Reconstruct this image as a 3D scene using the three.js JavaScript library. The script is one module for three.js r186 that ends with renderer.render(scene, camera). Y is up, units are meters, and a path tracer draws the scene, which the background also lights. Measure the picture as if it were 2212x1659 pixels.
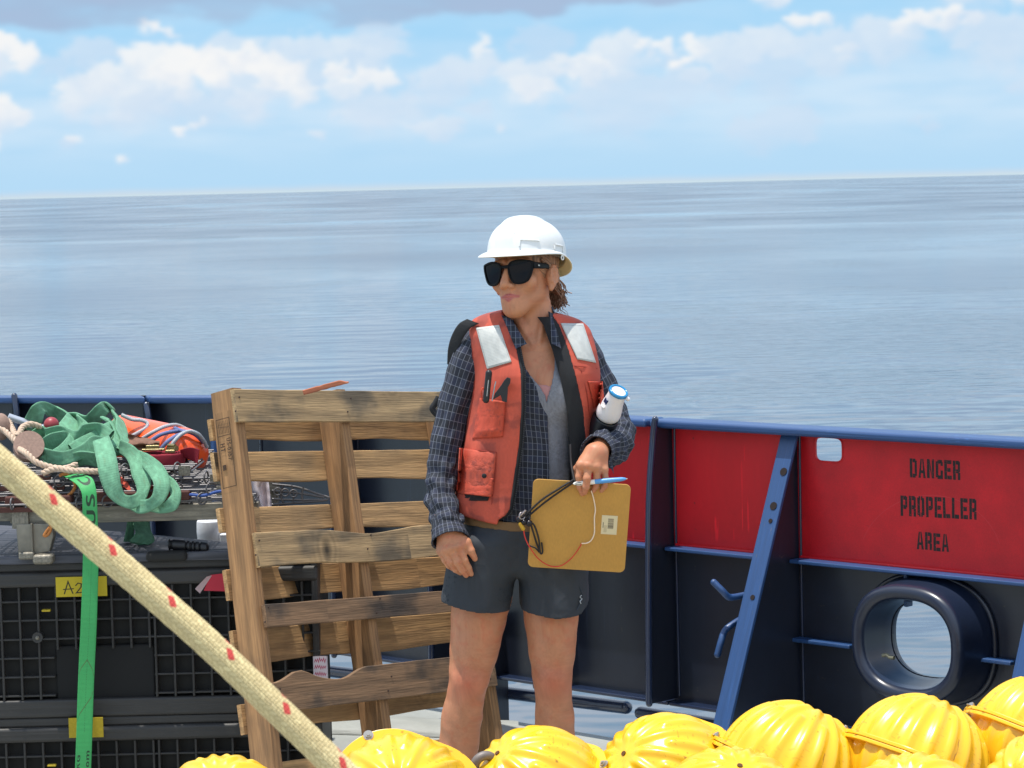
import * as THREE from 'three';
import { ImprovedNoise } from 'three/addons/math/ImprovedNoise.js';
import { mergeGeometries, mergeVertices, toCreasedNormals } from 'three/addons/utils/BufferGeometryUtils.js';
import { RoundedBoxGeometry } from 'three/addons/geometries/RoundedBoxGeometry.js';

// ---------- camera ----------
const scene = new THREE.Scene();
const camera = new THREE.PerspectiveCamera(16, 4 / 3, 0.1, 80000);
camera.position.set(0, 1.8, 0);
camera.rotation.set(THREE.MathUtils.degToRad(-4.13), 0, THREE.MathUtils.degToRad(-1.4), 'YXZ');
camera.focus = 7.4; camera.userData.fStop = 22;
camera.updateMatrixWorld(true);
const renderer = new THREE.WebGLRenderer({ antialias: true });
renderer.toneMapping = THREE.LinearToneMapping;
renderer.toneMappingExposure = 1.1;
renderer.shadowMap.enabled = true;

// ---------- small tools ----------
const V = (x, y, z) => new THREE.Vector3(x, y, z);
const PER = new ImprovedNoise();
const nz = (x, y, z) => PER.noise(x, y, z);
const fbm = (x, y, z, o = 4) => { let s = 0, a = 0.5; for (let i = 0; i < o; i++) { s += a * PER.noise(x, y, z); x = x * 2.03 + 7.1; y = y * 2.03 + 3.7; z = z * 2.03 + 1.3; a *= 0.5; } return s; };
const clamp = (x, a = 0, b = 1) => Math.min(b, Math.max(a, x));
const lerp = (a, b, t) => a + (b - a) * t;
const sst = (a, b, x) => { const t = clamp((x - a) / (b - a)); return t * t * (3 - 2 * t); };
let seed = 7; const rnd = () => { seed = (seed * 1664525 + 1013904223) >>> 0; return seed / 4294967296; };
const R = THREE.MathUtils.degToRad;
const FPX = 829.5 / Math.tan(R(8)), CAMR = new THREE.Matrix4().makeRotationFromEuler(camera.rotation);
// a sight line of the photograph (2212 x 1659) cut by the upright plane D metres ahead
const W = (u, v, D) => { const d = V((u - 1106) / FPX, -(v - 829.5) / FPX, -1).applyMatrix4(CAMR); return d.multiplyScalar(-D / d.z).add(V(0, 1.8, 0)); };
// linear interpolation in a table of [key, value]
const tab = (t, k) => { if (k <= t[0][0]) return t[0][1]; for (let i = 1; i < t.length; i++) if (k <= t[i][0]) return lerp(t[i - 1][1], t[i][1], (k - t[i - 1][0]) / (t[i][0] - t[i - 1][0])); return t[t.length - 1][1]; };

// ---------- sky ----------
// puffs: azimuth and height in degrees, radii, brightness
const PX = 103, puffs = [];
const puff = (u, v, r, b, w = 1) => puffs.push([(u - 1106) / PX, (403 - v) / PX, r * w / PX, r / PX, b]);
for (const p of [[330, 130, 55, .8], [400, 150, 70, .95], [440, 120, 45, 1], [500, 150, 60, 1], [560, 125, 48, 1], [610, 155, 55, .95], [660, 185, 50, .85], [250, 175, 60, .75], [190, 195, 60, .65], [320, 200, 90, .6, 1.5], [355, 46, 20, .85, 1.3], [400, 52, 14, .7, 2],
  [745, 150, 26, .85], [800, 170, 42, .85], [845, 175, 40, .8], [770, 185, 40, .6, 1.4], [1060, 105, 30, .72], [1055, 150, 42, .5], [1000, 165, 48, .45], [960, 185, 45, .4, 1.3], [1150, 175, 55, .55, 1.4], [1215, 150, 36, .7], [1290, 165, 50, .75, 1.3], [1160, 205, 42, .75, 1.6], [1340, 180, 45, .5, 1.4],
  [1410, 103, 20, .9, 1.5], [1450, 110, 18, .75, 1.5], [1480, 155, 26, .95, 1.2], [1520, 125, 40, .8], [1570, 115, 36, .55], [1600, 150, 60, .5, 1.4], [1650, 120, 50, .55], [1700, 125, 46, .5, 1.5], [1740, 66, 22, .85, 1.7], [1790, 60, 18, .8, 1.6], [1800, 140, 60, .4, 1.8], [1830, 130, 18, .7, 1.6], [1920, 120, 60, .45, 1.5], [1960, 85, 30, .85, 1.4], [2010, 80, 26, .8, 1.3], [2060, 68, 36, .85], [2105, 85, 26, .8], [2160, 130, 80, .45, 1.4], [2100, 20, 40, .5, 2], [2200, 30, 36, .75, 1.2], [1680, 12, 26, .7, 1.8],
  [40, 85, 42, .95], [85, 105, 38, .95], [20, 120, 50, .7], [30, 215, 40, .9], [60, 230, 30, .8], [10, 240, 60, .6], [20, 285, 14, .9, 2], [190, 283, 15, .9, 2.2], [410, 268, 16, .85, 2], [450, 262, 10, .75, 1.8], [275, 325, 8, .7, 1.5], [700, 275, 12, .45, 1.5], [1105, 280, 10, .5, 1.6], [1160, 75, 10, .4, 1.5], [840, 80, 40, .3, 1.8]]) puff(...p);
for (let i = 0; i < 900; i++) {                      // faint, hazy heaps low in the bank, all round
  const az = (rnd() * 2 - 1) * 180, el = 0.9 + rnd() * 2.1, r = 0.16 + rnd() * 0.42; puffs.push([az, el, r * (1.1 + 1.3 * rnd()), r, 0.16 + 0.5 * rnd() * rnd()]);
}
for (let i = 0; i < 620; i++) {                      // the same bank of cumulus goes on round the horizon
  const az = (rnd() * 2 - 1) * 180; const el = 0.9 + rnd() * rnd() * 4.2; const r = 0.2 + rnd() * 0.55;
  if (Math.abs(az) < 12.5) continue;
  puffs.push([az, el, r * (1 + rnd()), r, 0.45 + 0.55 * rnd()]);
}
const bins = Array.from({ length: 360 }, () => []);
for (const p of puffs) for (let k = Math.floor(p[0] - p[2] - 1); k <= p[0] + p[2] + 1; k++) bins[((k + 180) % 360 + 360) % 360].push(p);
function cloudAt(az, el) {                             // [cover, brightness]
  const wx = fbm(az * 1.6, el * 2.2, 3.1, 5) * 0.55, wy = fbm(az * 1.6, el * 2.2, 9.7, 5) * 0.5;
  const hx = fbm(az * 6, el * 7, 5.5, 3) * 0.16, hy = fbm(az * 6, el * 7, 1.5, 3) * 0.16;
  let cover = 0, lum = 0, tot = 1e-6;
  for (const [pa, pe, rx, ry, b] of bins[((Math.floor(az) + 180) % 360 + 360) % 360]) {
    const dx = (az + wx + hx - pa) / rx, dy = (el + wy * 0.8 + hy - pe) / ry, d = Math.sqrt(dx * dx + dy * dy);
    if (d > 1.4) continue;
    const soft = dy > 0 ? 0.22 : 0.75;                   // crisp heads, bases that dissolve in the haze
    const m = 1 - sst(1 - soft, 1.06, d);
    if (m <= 0) continue;
    const lit = clamp(0.66 + 0.34 * dy - 0.16 * dx + hx * 1.6);
    cover = Math.max(cover, m * (0.35 + 0.65 * b)); lum += m * m * b * lit; tot += m * m;
  }
  return [cover, lum / tot];
}
function makeSky() {
  const w = 4096, h = 2560, data = new Float32Array(w * h * 4), zen = [0.20, 0.42, 0.80], mid = [0.36, 0.66, 0.92], low = [0.46, 0.70, 0.91], haze = [0.60, 0.70, 0.80];
  for (let j = h / 2 - 4; j < h; j++) {
    const el = ((j + 0.5) / h - 0.5) * 180, t = sst(3, 55, el), g = sst(0.3, 4, el);
    const fine = el < 7;
    for (let i = 0; i < w; i++) {
      const round = ((i + 0.5) / w - 0.5) * 360;            // three.js: u = atan2(z, x)
      let az = round + 90; if (az > 180) az -= 360;          // 0 where the camera looks (-z), clockwise positive
      const o = (j * w + i) * 4; let r, gg, b;
      r = lerp(lerp(low[0], mid[0], g), zen[0], t); gg = lerp(lerp(low[1], mid[1], g), zen[1], t); b = lerp(lerp(low[2], mid[2], g), zen[2], t);
      if (fine) {
        // thin veil of pale haze with horizontal streaks
        const veil = clamp(0.46 + 0.22 * sst(0.6, 1.2, el) * (1 - sst(2.1, 2.9, el)) + 1.0 * fbm(az * 0.5, el * 2.6, 2.2, 4) + 0.12 * sst(-2, 9, az) * 1) * sst(0.2, 1.5, el) * (1 - 0.6 * sst(1.9, 3.4, el));
        r = lerp(r, 0.66, veil * 0.74); gg = lerp(gg, 0.81, veil * 0.7); b = lerp(b, 0.94, veil * 0.6);
        const [c, l] = cloudAt(az, el);
        if (c > 0) { const k = c * 0.95, e = clamp(l * 1.5); r = lerp(r, lerp(0.55, 0.93, e), k); gg = lerp(gg, lerp(0.68, 0.92, e), k); b = lerp(b, lerp(0.86, 0.91, e), k); }
        // a grey flat cloud base across the top
        const s = fbm(az * 0.22 + 4, el * 1.1, 6.6, 5); const band = sst(3.48, 3.78, el + 0.9 * fbm(az * 0.5, el * 1.2, 8.8, 4) - 0.13 * sst(-1, 6, az) * 3) ;
        const k2 = band * clamp(0.86 + s) ; r = lerp(r, 0.37, k2); gg = lerp(gg, 0.49, k2); b = lerp(b, 0.68, k2);
        const hz = 1 - sst(0.03, 0.16, el + 0.05 * fbm(az * 0.8, 0, 1, 3)); r = lerp(r, haze[0], hz); gg = lerp(gg, haze[1], hz); b = lerp(b, haze[2], hz);
      } else {
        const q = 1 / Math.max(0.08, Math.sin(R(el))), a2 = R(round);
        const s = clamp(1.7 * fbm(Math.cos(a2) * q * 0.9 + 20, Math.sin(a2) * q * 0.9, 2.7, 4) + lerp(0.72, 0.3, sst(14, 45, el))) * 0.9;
        const lum = lerp(0.93, 1.5, sst(19.5, 26, el)) * lerp(1, 0.72, sst(45, 70, el)); r = lerp(r, 0.99 * lum, s); gg = lerp(gg, 1.0 * lum, s); b = lerp(b, 1.04 * lum, s);  // unseen cloud higher up, brightness added to lighten the sea and ambient fill
      }
      if (fine) { const k = lerp(0.93, 1, sst(5, 7, el)); r *= k; gg *= k; b *= k; }
      data[o] = r; data[o + 1] = gg; data[o + 2] = b; data[o + 3] = 1;
    }
  }
  for (let j = 0; j < h / 2 - 4; j++) for (let i = 0; i < w; i++) { const o = (j * w + i) * 4; data[o] = haze[0]; data[o + 1] = haze[1]; data[o + 2] = haze[2]; data[o + 3] = 1; }
  const t = new THREE.DataTexture(data, w, h, THREE.RGBAFormat, THREE.FloatType);
  t.mapping = THREE.EquirectangularReflectionMapping; t.magFilter = THREE.LinearFilter; t.needsUpdate = true;
  return t;
}
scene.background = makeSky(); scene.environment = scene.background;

// ---------- sun: nearly overhead, a little to the left and in front of the scene ----------
const sun = new THREE.DirectionalLight(new THREE.Color(1, 0.96, 0.88), 4.6);
sun.position.set(-2.6, 15, 0.7 - 8); sun.target.position.set(0, 0, -8); scene.add(sun, sun.target);
sun.castShadow = true; sun.shadow.mapSize.set(4096, 4096); sun.shadow.radius = 1;
Object.assign(sun.shadow.camera, { left: -5, right: 5, top: 7, bottom: -5, near: 1, far: 40 });

// ---------- builders ----------
const counts = {};
const numbered = (n) => { const k = counts[n] = (counts[n] ?? -1) + 1; return k ? n + '_' + String(k).padStart(3, '0') : n; };
function tag(o, label, category, group) { o.userData.label = label; o.userData.category = category; if (group) o.userData.group = group; return o; }
function thing(name, label, category, pos = V(0, 0, 0), group) { const o = new THREE.Group(); o.name = numbered(name); o.position.copy(pos); scene.add(o); return tag(o, label, category, group); }
function part(name, geo, mat, parent, label) {
  const m = new THREE.Mesh(Array.isArray(geo) ? mergeAll(geo) : geo, mat); m.name = name; m.castShadow = m.receiveShadow = true; parent.add(m);
  if (label) m.userData.label = label; return m;
}
function mergeAll(list) {
  const all = list.map((g) => { let q = g.index ? g.toNonIndexed() : g; const r = new THREE.BufferGeometry(); r.setAttribute('position', q.attributes.position); if (!q.attributes.normal) q.computeVertexNormals(); r.setAttribute('normal', q.attributes.normal); r.setAttribute('uv', q.attributes.uv ?? new THREE.BufferAttribute(new Float32Array(q.attributes.position.count * 2), 2)); return r; });
  return mergeGeometries(all);
}
const solo = (name, geo, mat, label, category, group) => { const m = part(numbered(name), geo, mat, scene); return tag(m, label, category, group); };
const struct = (name, geo, mat, parent = scene) => { const m = part(name, geo, mat, parent); if (parent === scene) m.userData.kind = 'structure'; return m; };
const rbox = (w, h, d, r = 0.004, s = 2) => new RoundedBoxGeometry(w, h, d, s, Math.min(r, w / 2.01, h / 2.01, d / 2.01));
const move = (g, x, y, z) => g.translate(x, y, z);
const tube = (pts, r, seg = 24, rs = 8, closed = false, tension) => new THREE.TubeGeometry(new THREE.CatmullRomCurve3(pts, closed, 'catmullrom', tension ?? 0.5), seg, r, rs, closed);
const capTube = (pts, r, seg, rs = 10) => mergeAll([tube(pts, r, seg, rs), new THREE.SphereGeometry(r, rs, 6).translate(...pts[0].toArray()), new THREE.SphereGeometry(r, rs, 6).translate(...pts[pts.length - 1].toArray())]);
function bar(a, b, r, rs = 8) { const d = b.clone().sub(a), g = new THREE.CylinderGeometry(r, r, d.length(), rs); g.applyQuaternion(new THREE.Quaternion().setFromUnitVectors(V(0, 1, 0), d.clone().normalize())); return g.translate((a.x + b.x) / 2, (a.y + b.y) / 2, (a.z + b.z) / 2); }
// a closed grid of points [rows][columns] with uv
function gridGeo(P, uvf, closedU = false) {
  const n = P.length, m = P[0].length, pos = [], uv = [], idx = [];
  for (let i = 0; i < n; i++) for (let j = 0; j < m; j++) { const p = P[i][j]; pos.push(p.x, p.y, p.z); uv.push(...(uvf ? uvf(i, j, p) : [j / (m - 1), i / (n - 1)])); }
  for (let i = 0; i < n - 1; i++) for (let j = 0; j < m - 1; j++) { const a = i * m + j; idx.push(a, a + 1, a + m, a + 1, a + m + 1, a + m); }
  const g = new THREE.BufferGeometry(); g.setAttribute('position', new THREE.Float32BufferAttribute(pos, 3)); g.setAttribute('uv', new THREE.Float32BufferAttribute(uv, 2)); g.setIndex(idx); g.computeVertexNormals();
  if (closedU) { const N = g.attributes.normal; for (let i = 0; i < n; i++) { const a = i * m, b = i * m + m - 1, v = V(N.getX(a) + N.getX(b), N.getY(a) + N.getY(b), N.getZ(a) + N.getZ(b)).normalize(); N.setXYZ(a, v.x, v.y, v.z); N.setXYZ(b, v.x, v.y, v.z); } }
  return g;
}
// webbing: a strip with thickness along control points [point, half-width vector]
function ribbon(ctrl, thick = 0.006, seg = 60, vscale = 1, puffy = 0) {
  const c1 = new THREE.CatmullRomCurve3(ctrl.map((c) => c[0])), c2 = new THREE.CatmullRomCurve3(ctrl.map((c) => c[1]));
  const rows = []; let len = 0, prev = null;
  const K = 12, lens = [];
  for (let i = 0; i <= seg; i++) {
    const t = i / seg, p = c1.getPoint(t), w = c2.getPoint(t), tg = c1.getTangent(t); if (prev) len += p.distanceTo(prev); prev = p; lens.push(len);
    const n = tg.clone().cross(w).normalize(), row = [];
    for (let k = 0; k <= K; k++) { const a = (k / K) * Math.PI * 2, cx = Math.cos(a), sy = Math.sin(a), sx = Math.sign(cx) * Math.pow(Math.abs(cx), 0.5); row.push(p.clone().addScaledVector(w, sx).addScaledVector(n, sy * thick * 0.5 + puffy * (1 - sx * sx))); }
    rows.push(row);
  }
  return gridGeo(rows, (i, j) => [Math.cos((j / K) * Math.PI * 2) * 0.5 + 0.5, lens[i] * vscale], true);
}
// ---------- textures ----------
function canvasTex(w, h, draw, srgb = true, rx = 1, ry = 1) {
  const c = document.createElement('canvas'); c.width = w; c.height = h; const x = c.getContext('2d'); draw(x, w, h);
  const t = new THREE.CanvasTexture(c); if (srgb) t.colorSpace = THREE.SRGBColorSpace; t.wrapS = t.wrapT = THREE.RepeatWrapping; t.repeat.set(rx, ry); t.magFilter = THREE.LinearFilter; return t;
}
function noiseTex(n, f, srgb = false, rx = 1, ry = 1, m = n) {               // f(u, v) -> 0..1 or [r, g, b] 0..255
  return canvasTex(n, m, (x, w, h) => { const im = x.createImageData(w, h); for (let j = 0; j < h; j++) for (let i = 0; i < w; i++) { const q = f(i / w, j / h), o = (j * w + i) * 4; if (Array.isArray(q)) { im.data[o] = q[0]; im.data[o + 1] = q[1]; im.data[o + 2] = q[2]; } else im.data[o] = im.data[o + 1] = im.data[o + 2] = clamp(q) * 255; im.data[o + 3] = 255; } x.putImageData(im, 0, 0); }, srgb, rx, ry);
}
// noise that repeats every whole number of uv
const tn = (u, v, f, z = 0, o = 3) => { const a = u * Math.PI * 2, b = v * Math.PI * 2, r = f / 6.283; return fbm(Math.cos(a) * r + 31 + z, Math.sin(a) * r + 17, Math.cos(b) * r + Math.sin(b) * r * 0.73 + z * 3, o); };
const mat = (color, rough = 0.6, extra = {}) => new THREE.MeshPhysicalMaterial({ color: new THREE.Color().setRGB(...color), roughness: rough, side: THREE.DoubleSide, ...extra });
const S = (r, g, b) => { const c = new THREE.Color().setRGB(r / 255, g / 255, b / 255, THREE.SRGBColorSpace); return [c.r, c.g, c.b]; };
const grime = noiseTex(256, (u, v) => 0.5 + 0.9 * tn(u, v, 7, 1, 4));
const clothBump = noiseTex(256, (u, v) => 0.5 + 0.22 * Math.sin(u * 402) + 0.22 * Math.sin(v * 402) + 0.2 * tn(u, v, 40, 2, 2));
const worn = (base, amp, z, f, spots) => noiseTex(512, (u, v) => { const k = tn(u, v, f, z, 4) * amp, s = tn(u, v, 60, z + 5, 2) * amp * 0.4, n = tn(u, v, 34, z + 11, 3), w = sst(0.36, 0.40, n) * sst(-0.05, 0.2, tn(u, v, 5, z + 2, 3)), sc = sst(0.30, 0.36, PER.noise(u * 90, v * 5, z)) * sst(0.1, 0.3, tn(u, v, 6, z + 7, 3)) * 0.35; return base.map((c, i) => clamp((lerp(lerp(c, spots[i], w), c * 1.5 + 12, sc) / 255) * (1 + k + s), 0, 1) * 255); }, true);
const speck = (base, amp, z, f = 9) => noiseTex(256, (u, v) => { const k = tn(u, v, f, z, 4) * amp, s = tn(u, v, 60, z + 5, 2) * amp * 0.5; return base.map((c) => clamp((c / 255) * (1 + k + s), 0, 1) * 255); }, true);

// ---------- signed distance fields -> mesh (surface nets) ----------
const cap = (a, b, ra, rb = ra) => { const dx = b.x - a.x, dy = b.y - a.y, dz = b.z - a.z, L = dx * dx + dy * dy + dz * dz || 1e-9; return (x, y, z) => { const px = x - a.x, py = y - a.y, pz = z - a.z; let t = (px * dx + py * dy + pz * dz) / L; t = t < 0 ? 0 : t > 1 ? 1 : t; const ex = px - dx * t, ey = py - dy * t, ez = pz - dz * t; return Math.sqrt(ex * ex + ey * ey + ez * ez) - (ra + (rb - ra) * t); }; };
const ell = (c, r) => { const m = Math.min(r.x, r.y, r.z); return (x, y, z) => { const a = (x - c.x) / r.x, b = (y - c.y) / r.y, d = (z - c.z) / r.z, k = Math.sqrt(a * a + b * b + d * d); const g = Math.sqrt((a / r.x) ** 2 + (b / r.y) ** 2 + (d / r.z) ** 2); return g < 1e-9 ? -m : (k * (k - 1)) / g; }; };
const smin = (a, b, k) => { const h = clamp(0.5 + 0.5 * (b - a) / k); return b + (a - b) * h - k * h * (1 - h); };
const smax = (a, b, k) => -smin(-a, -b, k);
const uni = (k, ...f) => (x, y, z) => { let d = f[0](x, y, z); for (let i = 1; i < f.length; i++) d = smin(d, f[i](x, y, z), k); return d; };
const chain = (pts, rs) => { const c = []; for (let i = 0; i < pts.length - 1; i++) c.push(cap(pts[i], pts[i + 1], rs[i], rs[i + 1])); return c.length === 1 ? c[0] : uni(0.004, ...c); };
function sdfMesh(f, lo, hi, h, { uv, color, slack = 1.5 } = {}) {
  const nx = Math.ceil((hi.x - lo.x) / h) + 1, ny = Math.ceil((hi.y - lo.y) / h) + 1, nzz = Math.ceil((hi.z - lo.z) / h) + 1;
  const val = new Float32Array(nx * ny * nzz).fill(1e3), B = 6, rad = B * h * 0.87 * slack + h * 2;
  for (let k0 = 0; k0 < nzz; k0 += B) for (let j0 = 0; j0 < ny; j0 += B) for (let i0 = 0; i0 < nx; i0 += B) {
    const c = f(lo.x + (i0 + B / 2) * h, lo.y + (j0 + B / 2) * h, lo.z + (k0 + B / 2) * h);
    const far = Math.abs(c) > rad;
    for (let k = k0; k < Math.min(nzz, k0 + B); k++) for (let j = j0; j < Math.min(ny, j0 + B); j++) for (let i = i0; i < Math.min(nx, i0 + B); i++) val[(k * ny + j) * nx + i] = far ? c : f(lo.x + i * h, lo.y + j * h, lo.z + k * h);
  }
  const id = new Int32Array(nx * ny * nzz).fill(-1), pos = [], idx = [], at = (i, j, k) => (k * ny + j) * nx + i, v8 = new Float32Array(8), far2 = h * 12;
  for (let k = 0; k < nzz - 1; k++) for (let j = 0; j < ny - 1; j++) for (let i = 0; i < nx - 1; i++) {
    const o = (k * ny + j) * nx + i; if (val[o] > far2 || val[o] < -far2) continue;
    let sx = 0, sy = 0, sz = 0, n = 0, neg = 0;
    for (let q = 0; q < 8; q++) { const v = val[o + (q & 1) + ((q >> 1) & 1) * nx + (q >> 2) * nx * ny]; v8[q] = v; if (v < 0) neg++; }
    if (neg === 0 || neg === 8) continue;
    for (const [a, b] of EDGES) { const va = v8[a], vb = v8[b]; if ((va < 0) === (vb < 0)) continue; const t = va / (va - vb); sx += (a & 1) + t * ((b & 1) - (a & 1)); sy += ((a >> 1) & 1) + t * (((b >> 1) & 1) - ((a >> 1) & 1)); sz += (a >> 2) + t * ((b >> 2) - (a >> 2)); n++; }
    id[at(i, j, k)] = pos.length / 3; pos.push(lo.x + (i + sx / n) * h, lo.y + (j + sy / n) * h, lo.z + (k + sz / n) * h);
  }
  const quad = (a, b, c, d, flip) => { if (a < 0 || b < 0 || c < 0 || d < 0) return; flip ? idx.push(a, c, b, b, c, d) : idx.push(a, b, c, b, d, c); };
  for (let k = 1; k < nzz - 1; k++) for (let j = 1; j < ny - 1; j++) for (let i = 1; i < nx - 1; i++) {
    const v = val[at(i, j, k)] < 0;
    if (v !== val[at(i + 1, j, k)] < 0) quad(id[at(i, j - 1, k - 1)], id[at(i, j, k - 1)], id[at(i, j - 1, k)], id[at(i, j, k)], !v);
    if (v !== val[at(i, j + 1, k)] < 0) quad(id[at(i - 1, j, k - 1)], id[at(i, j, k - 1)], id[at(i - 1, j, k)], id[at(i, j, k)], v);
    if (v !== val[at(i, j, k + 1)] < 0) quad(id[at(i - 1, j - 1, k)], id[at(i, j - 1, k)], id[at(i - 1, j, k)], id[at(i, j, k)], !v);
  }
  const nrm = new Float32Array(pos.length), e = h * 0.7;
  for (let i = 0; i < pos.length; i += 3) { const x = pos[i], y = pos[i + 1], z = pos[i + 2]; let a = f(x + e, y, z) - f(x - e, y, z), b = f(x, y + e, z) - f(x, y - e, z), c = f(x, y, z + e) - f(x, y, z - e); const l = Math.hypot(a, b, c) || 1; nrm[i] = a / l; nrm[i + 1] = b / l; nrm[i + 2] = c / l; }
  const g = new THREE.BufferGeometry(); g.setAttribute('position', new THREE.Float32BufferAttribute(pos, 3)); g.setAttribute('normal', new THREE.BufferAttribute(nrm, 3)); g.setIndex(idx);
  const uvs = new Float32Array((pos.length / 3) * 2); for (let i = 0; i < pos.length / 3; i++) { const q = (uv ?? ((x, y, z) => [x * 5, y * 5]))(pos[i * 3], pos[i * 3 + 1], pos[i * 3 + 2], nrm[i * 3], nrm[i * 3 + 2]); uvs[i * 2] = q[0]; uvs[i * 2 + 1] = q[1]; } g.setAttribute('uv', new THREE.BufferAttribute(uvs, 2));
  if (color) { const cs = new Float32Array(pos.length); for (let i = 0; i < pos.length; i += 3) { const q = color(pos[i], pos[i + 1], pos[i + 2]); cs[i] = q[0]; cs[i + 1] = q[1]; cs[i + 2] = q[2]; } g.setAttribute('color', new THREE.BufferAttribute(cs, 3)); }
  return g;
}
const EDGES = [[0, 1], [2, 3], [4, 5], [6, 7], [0, 2], [1, 3], [4, 6], [5, 7], [0, 4], [1, 5], [2, 6], [3, 7]];
// ================= the sea =================
{
  const SEA = -2.3, rows = [], RN = 260, CN = 90;
  for (let i = 0; i <= RN; i++) {
    const t = i / RN, D = 6 + 9 * t + Math.pow(t, 7) * 30000 + 260 * t * t * t, half = 14 + D * 0.42, row = [];
    for (let j = 0; j <= CN; j++) { const x = (j / CN * 2 - 1) * half; const k = 1 - sst(150, 900, D); const y = k * (0.03 * nz(x * 0.055 + D * 0.02, D * 0.10, 1.5) + 0.04 * nz(x * 0.02, D * 0.035, 7.5)); row.push(V(x, SEA + y, -D)); }
    rows.push(row);
  }
  const cut = rows.findIndex((r) => -r[0].z > 245);
  const g = gridGeo(rows.slice(0, cut + 1), (i, j, p) => [p.x, p.z]), gFar = gridGeo(rows.slice(cut), (i, j, p) => [p.x, p.z]);
  // ripples: short wind waves in patches, 120 m of sea in one tile
  const rip = noiseTex(2048, (u, v) => {
    const env = clamp(0.42 + 1.7 * tn(u, v, 5, 1, 3)), env2 = clamp(0.5 + 1.3 * tn(u, v, 40, 4, 1));
    const a = PER.noise(u * 128, v * 256, 0.5), b = PER.noise(u * 300 + 40, v * 620, 3.5), c = PER.noise(u * 50, v * 110, 8.5), paw = sst(0.10, 0.24, tn(u, v, 11, 6, 2));
    return 0.5 + (0.30 * c + 0.16 * a * (0.3 + env2)) * (0.28 + 0.95 * env) + (0.06 * env + 0.30 * paw) * b;
  }, false, 1 / 120, 1 / 120);
  const patch = noiseTex(1024, (u, v) => clamp(0.45 + 0.8 * tn(u, v, 40, 3, 5) + 0.3 * tn(u, v, 9, 9, 3)), false, 1 / 1500, 1 / 2600);
  patch.wrapS = patch.wrapT = THREE.MirroredRepeatWrapping;
  const m = mat([0.038, 0.066, 0.1], 0.22, { roughnessMap: patch, bumpMap: rip, bumpScale: 0.085, ior: 1.33 });
  struct('sea', g, m);
  // beyond a line some 250 m out the breeze ruffles the water
  struct('open_sea', gFar, mat([0.038, 0.066, 0.1], 0.34, { roughnessMap: patch, bumpMap: rip, bumpScale: 0.26, ior: 1.33 }));
}
// ================= deck =================
const M = {};
{
  const ct = speck([150, 152, 147], 0.10, 3, 6);
  M.deck = mat([1, 1, 1], 0.6, { map: ct, bumpMap: grime, bumpScale: 0.002 });
  const navyT = worn([28, 34, 48], 0.16, 5, 8, [74, 62, 56]);
  M.navy = mat([1, 1, 1], 0.36, { map: navyT, clearcoat: 0.35, clearcoatRoughness: 0.25, bumpMap: grime, bumpScale: 0.0006 });
  M.blue = mat([1, 1, 1], 0.5, { map: worn([34, 70, 118], 0.14, 9, 7, [120, 104, 84]), clearcoat: 0.25, clearcoatRoughness: 0.3, bumpMap: grime, bumpScale: 0.0008 });
  M.navyGloss = mat(S(34, 46, 72), 0.22, { clearcoat: 0.6, clearcoatRoughness: 0.12 });
}
// plan of the ship's side: a stern plating across the picture, a quarter plating running towards the camera on the right
const RX = 0.7127, RZ = 0.7015;                               // unit vector along the quarter plating (x, -depth)
const wallP = (s, h, n = 0) => V(0.459 + RX * s - RZ * n, h, -(8.62 - RZ * s - RX * n) );   // n: inboard
const ALONG = V(RX, 0, RZ), INB = V(-RZ, 0, RX);
function onWall(u, v, n = 0) {                                // where a sight line meets the plating, as [s, h]
  const d = W(u, v, 1).sub(V(0, 1.8, 0)), o = wallP(0, 0, n), k = o.clone().sub(V(0, 1.8, 0)).dot(INB) / d.dot(INB), p = d.multiplyScalar(k).add(V(0, 1.8, 0));
  return [p.clone().sub(wallP(0, 0, n)).dot(ALONG), p.y];
}
const RAIL = 1.06, FOOT = 0.16, SHELF = 0.652, SC = -1.95;    // SC: the corner with the stern
const sternP = (s, h, n = 0) => { const c = wallP(SC, h), dx = -0.954, dz = -0.299; return V(c.x + dx * s + 0.299 * n * 1, h, c.z + dz * s + 0.954 * n); };   // s to the left
const basis = (o, ex, ey, ez) => new THREE.Matrix4().makeBasis(ex, ey, ez).setPosition(o);
const wallM = basis(wallP(0, 0), ALONG, V(0, 1, 0), INB);
const SDIR = V(-0.954, 0, -0.299), SIN = V(0.299, 0, 0.954);
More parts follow.
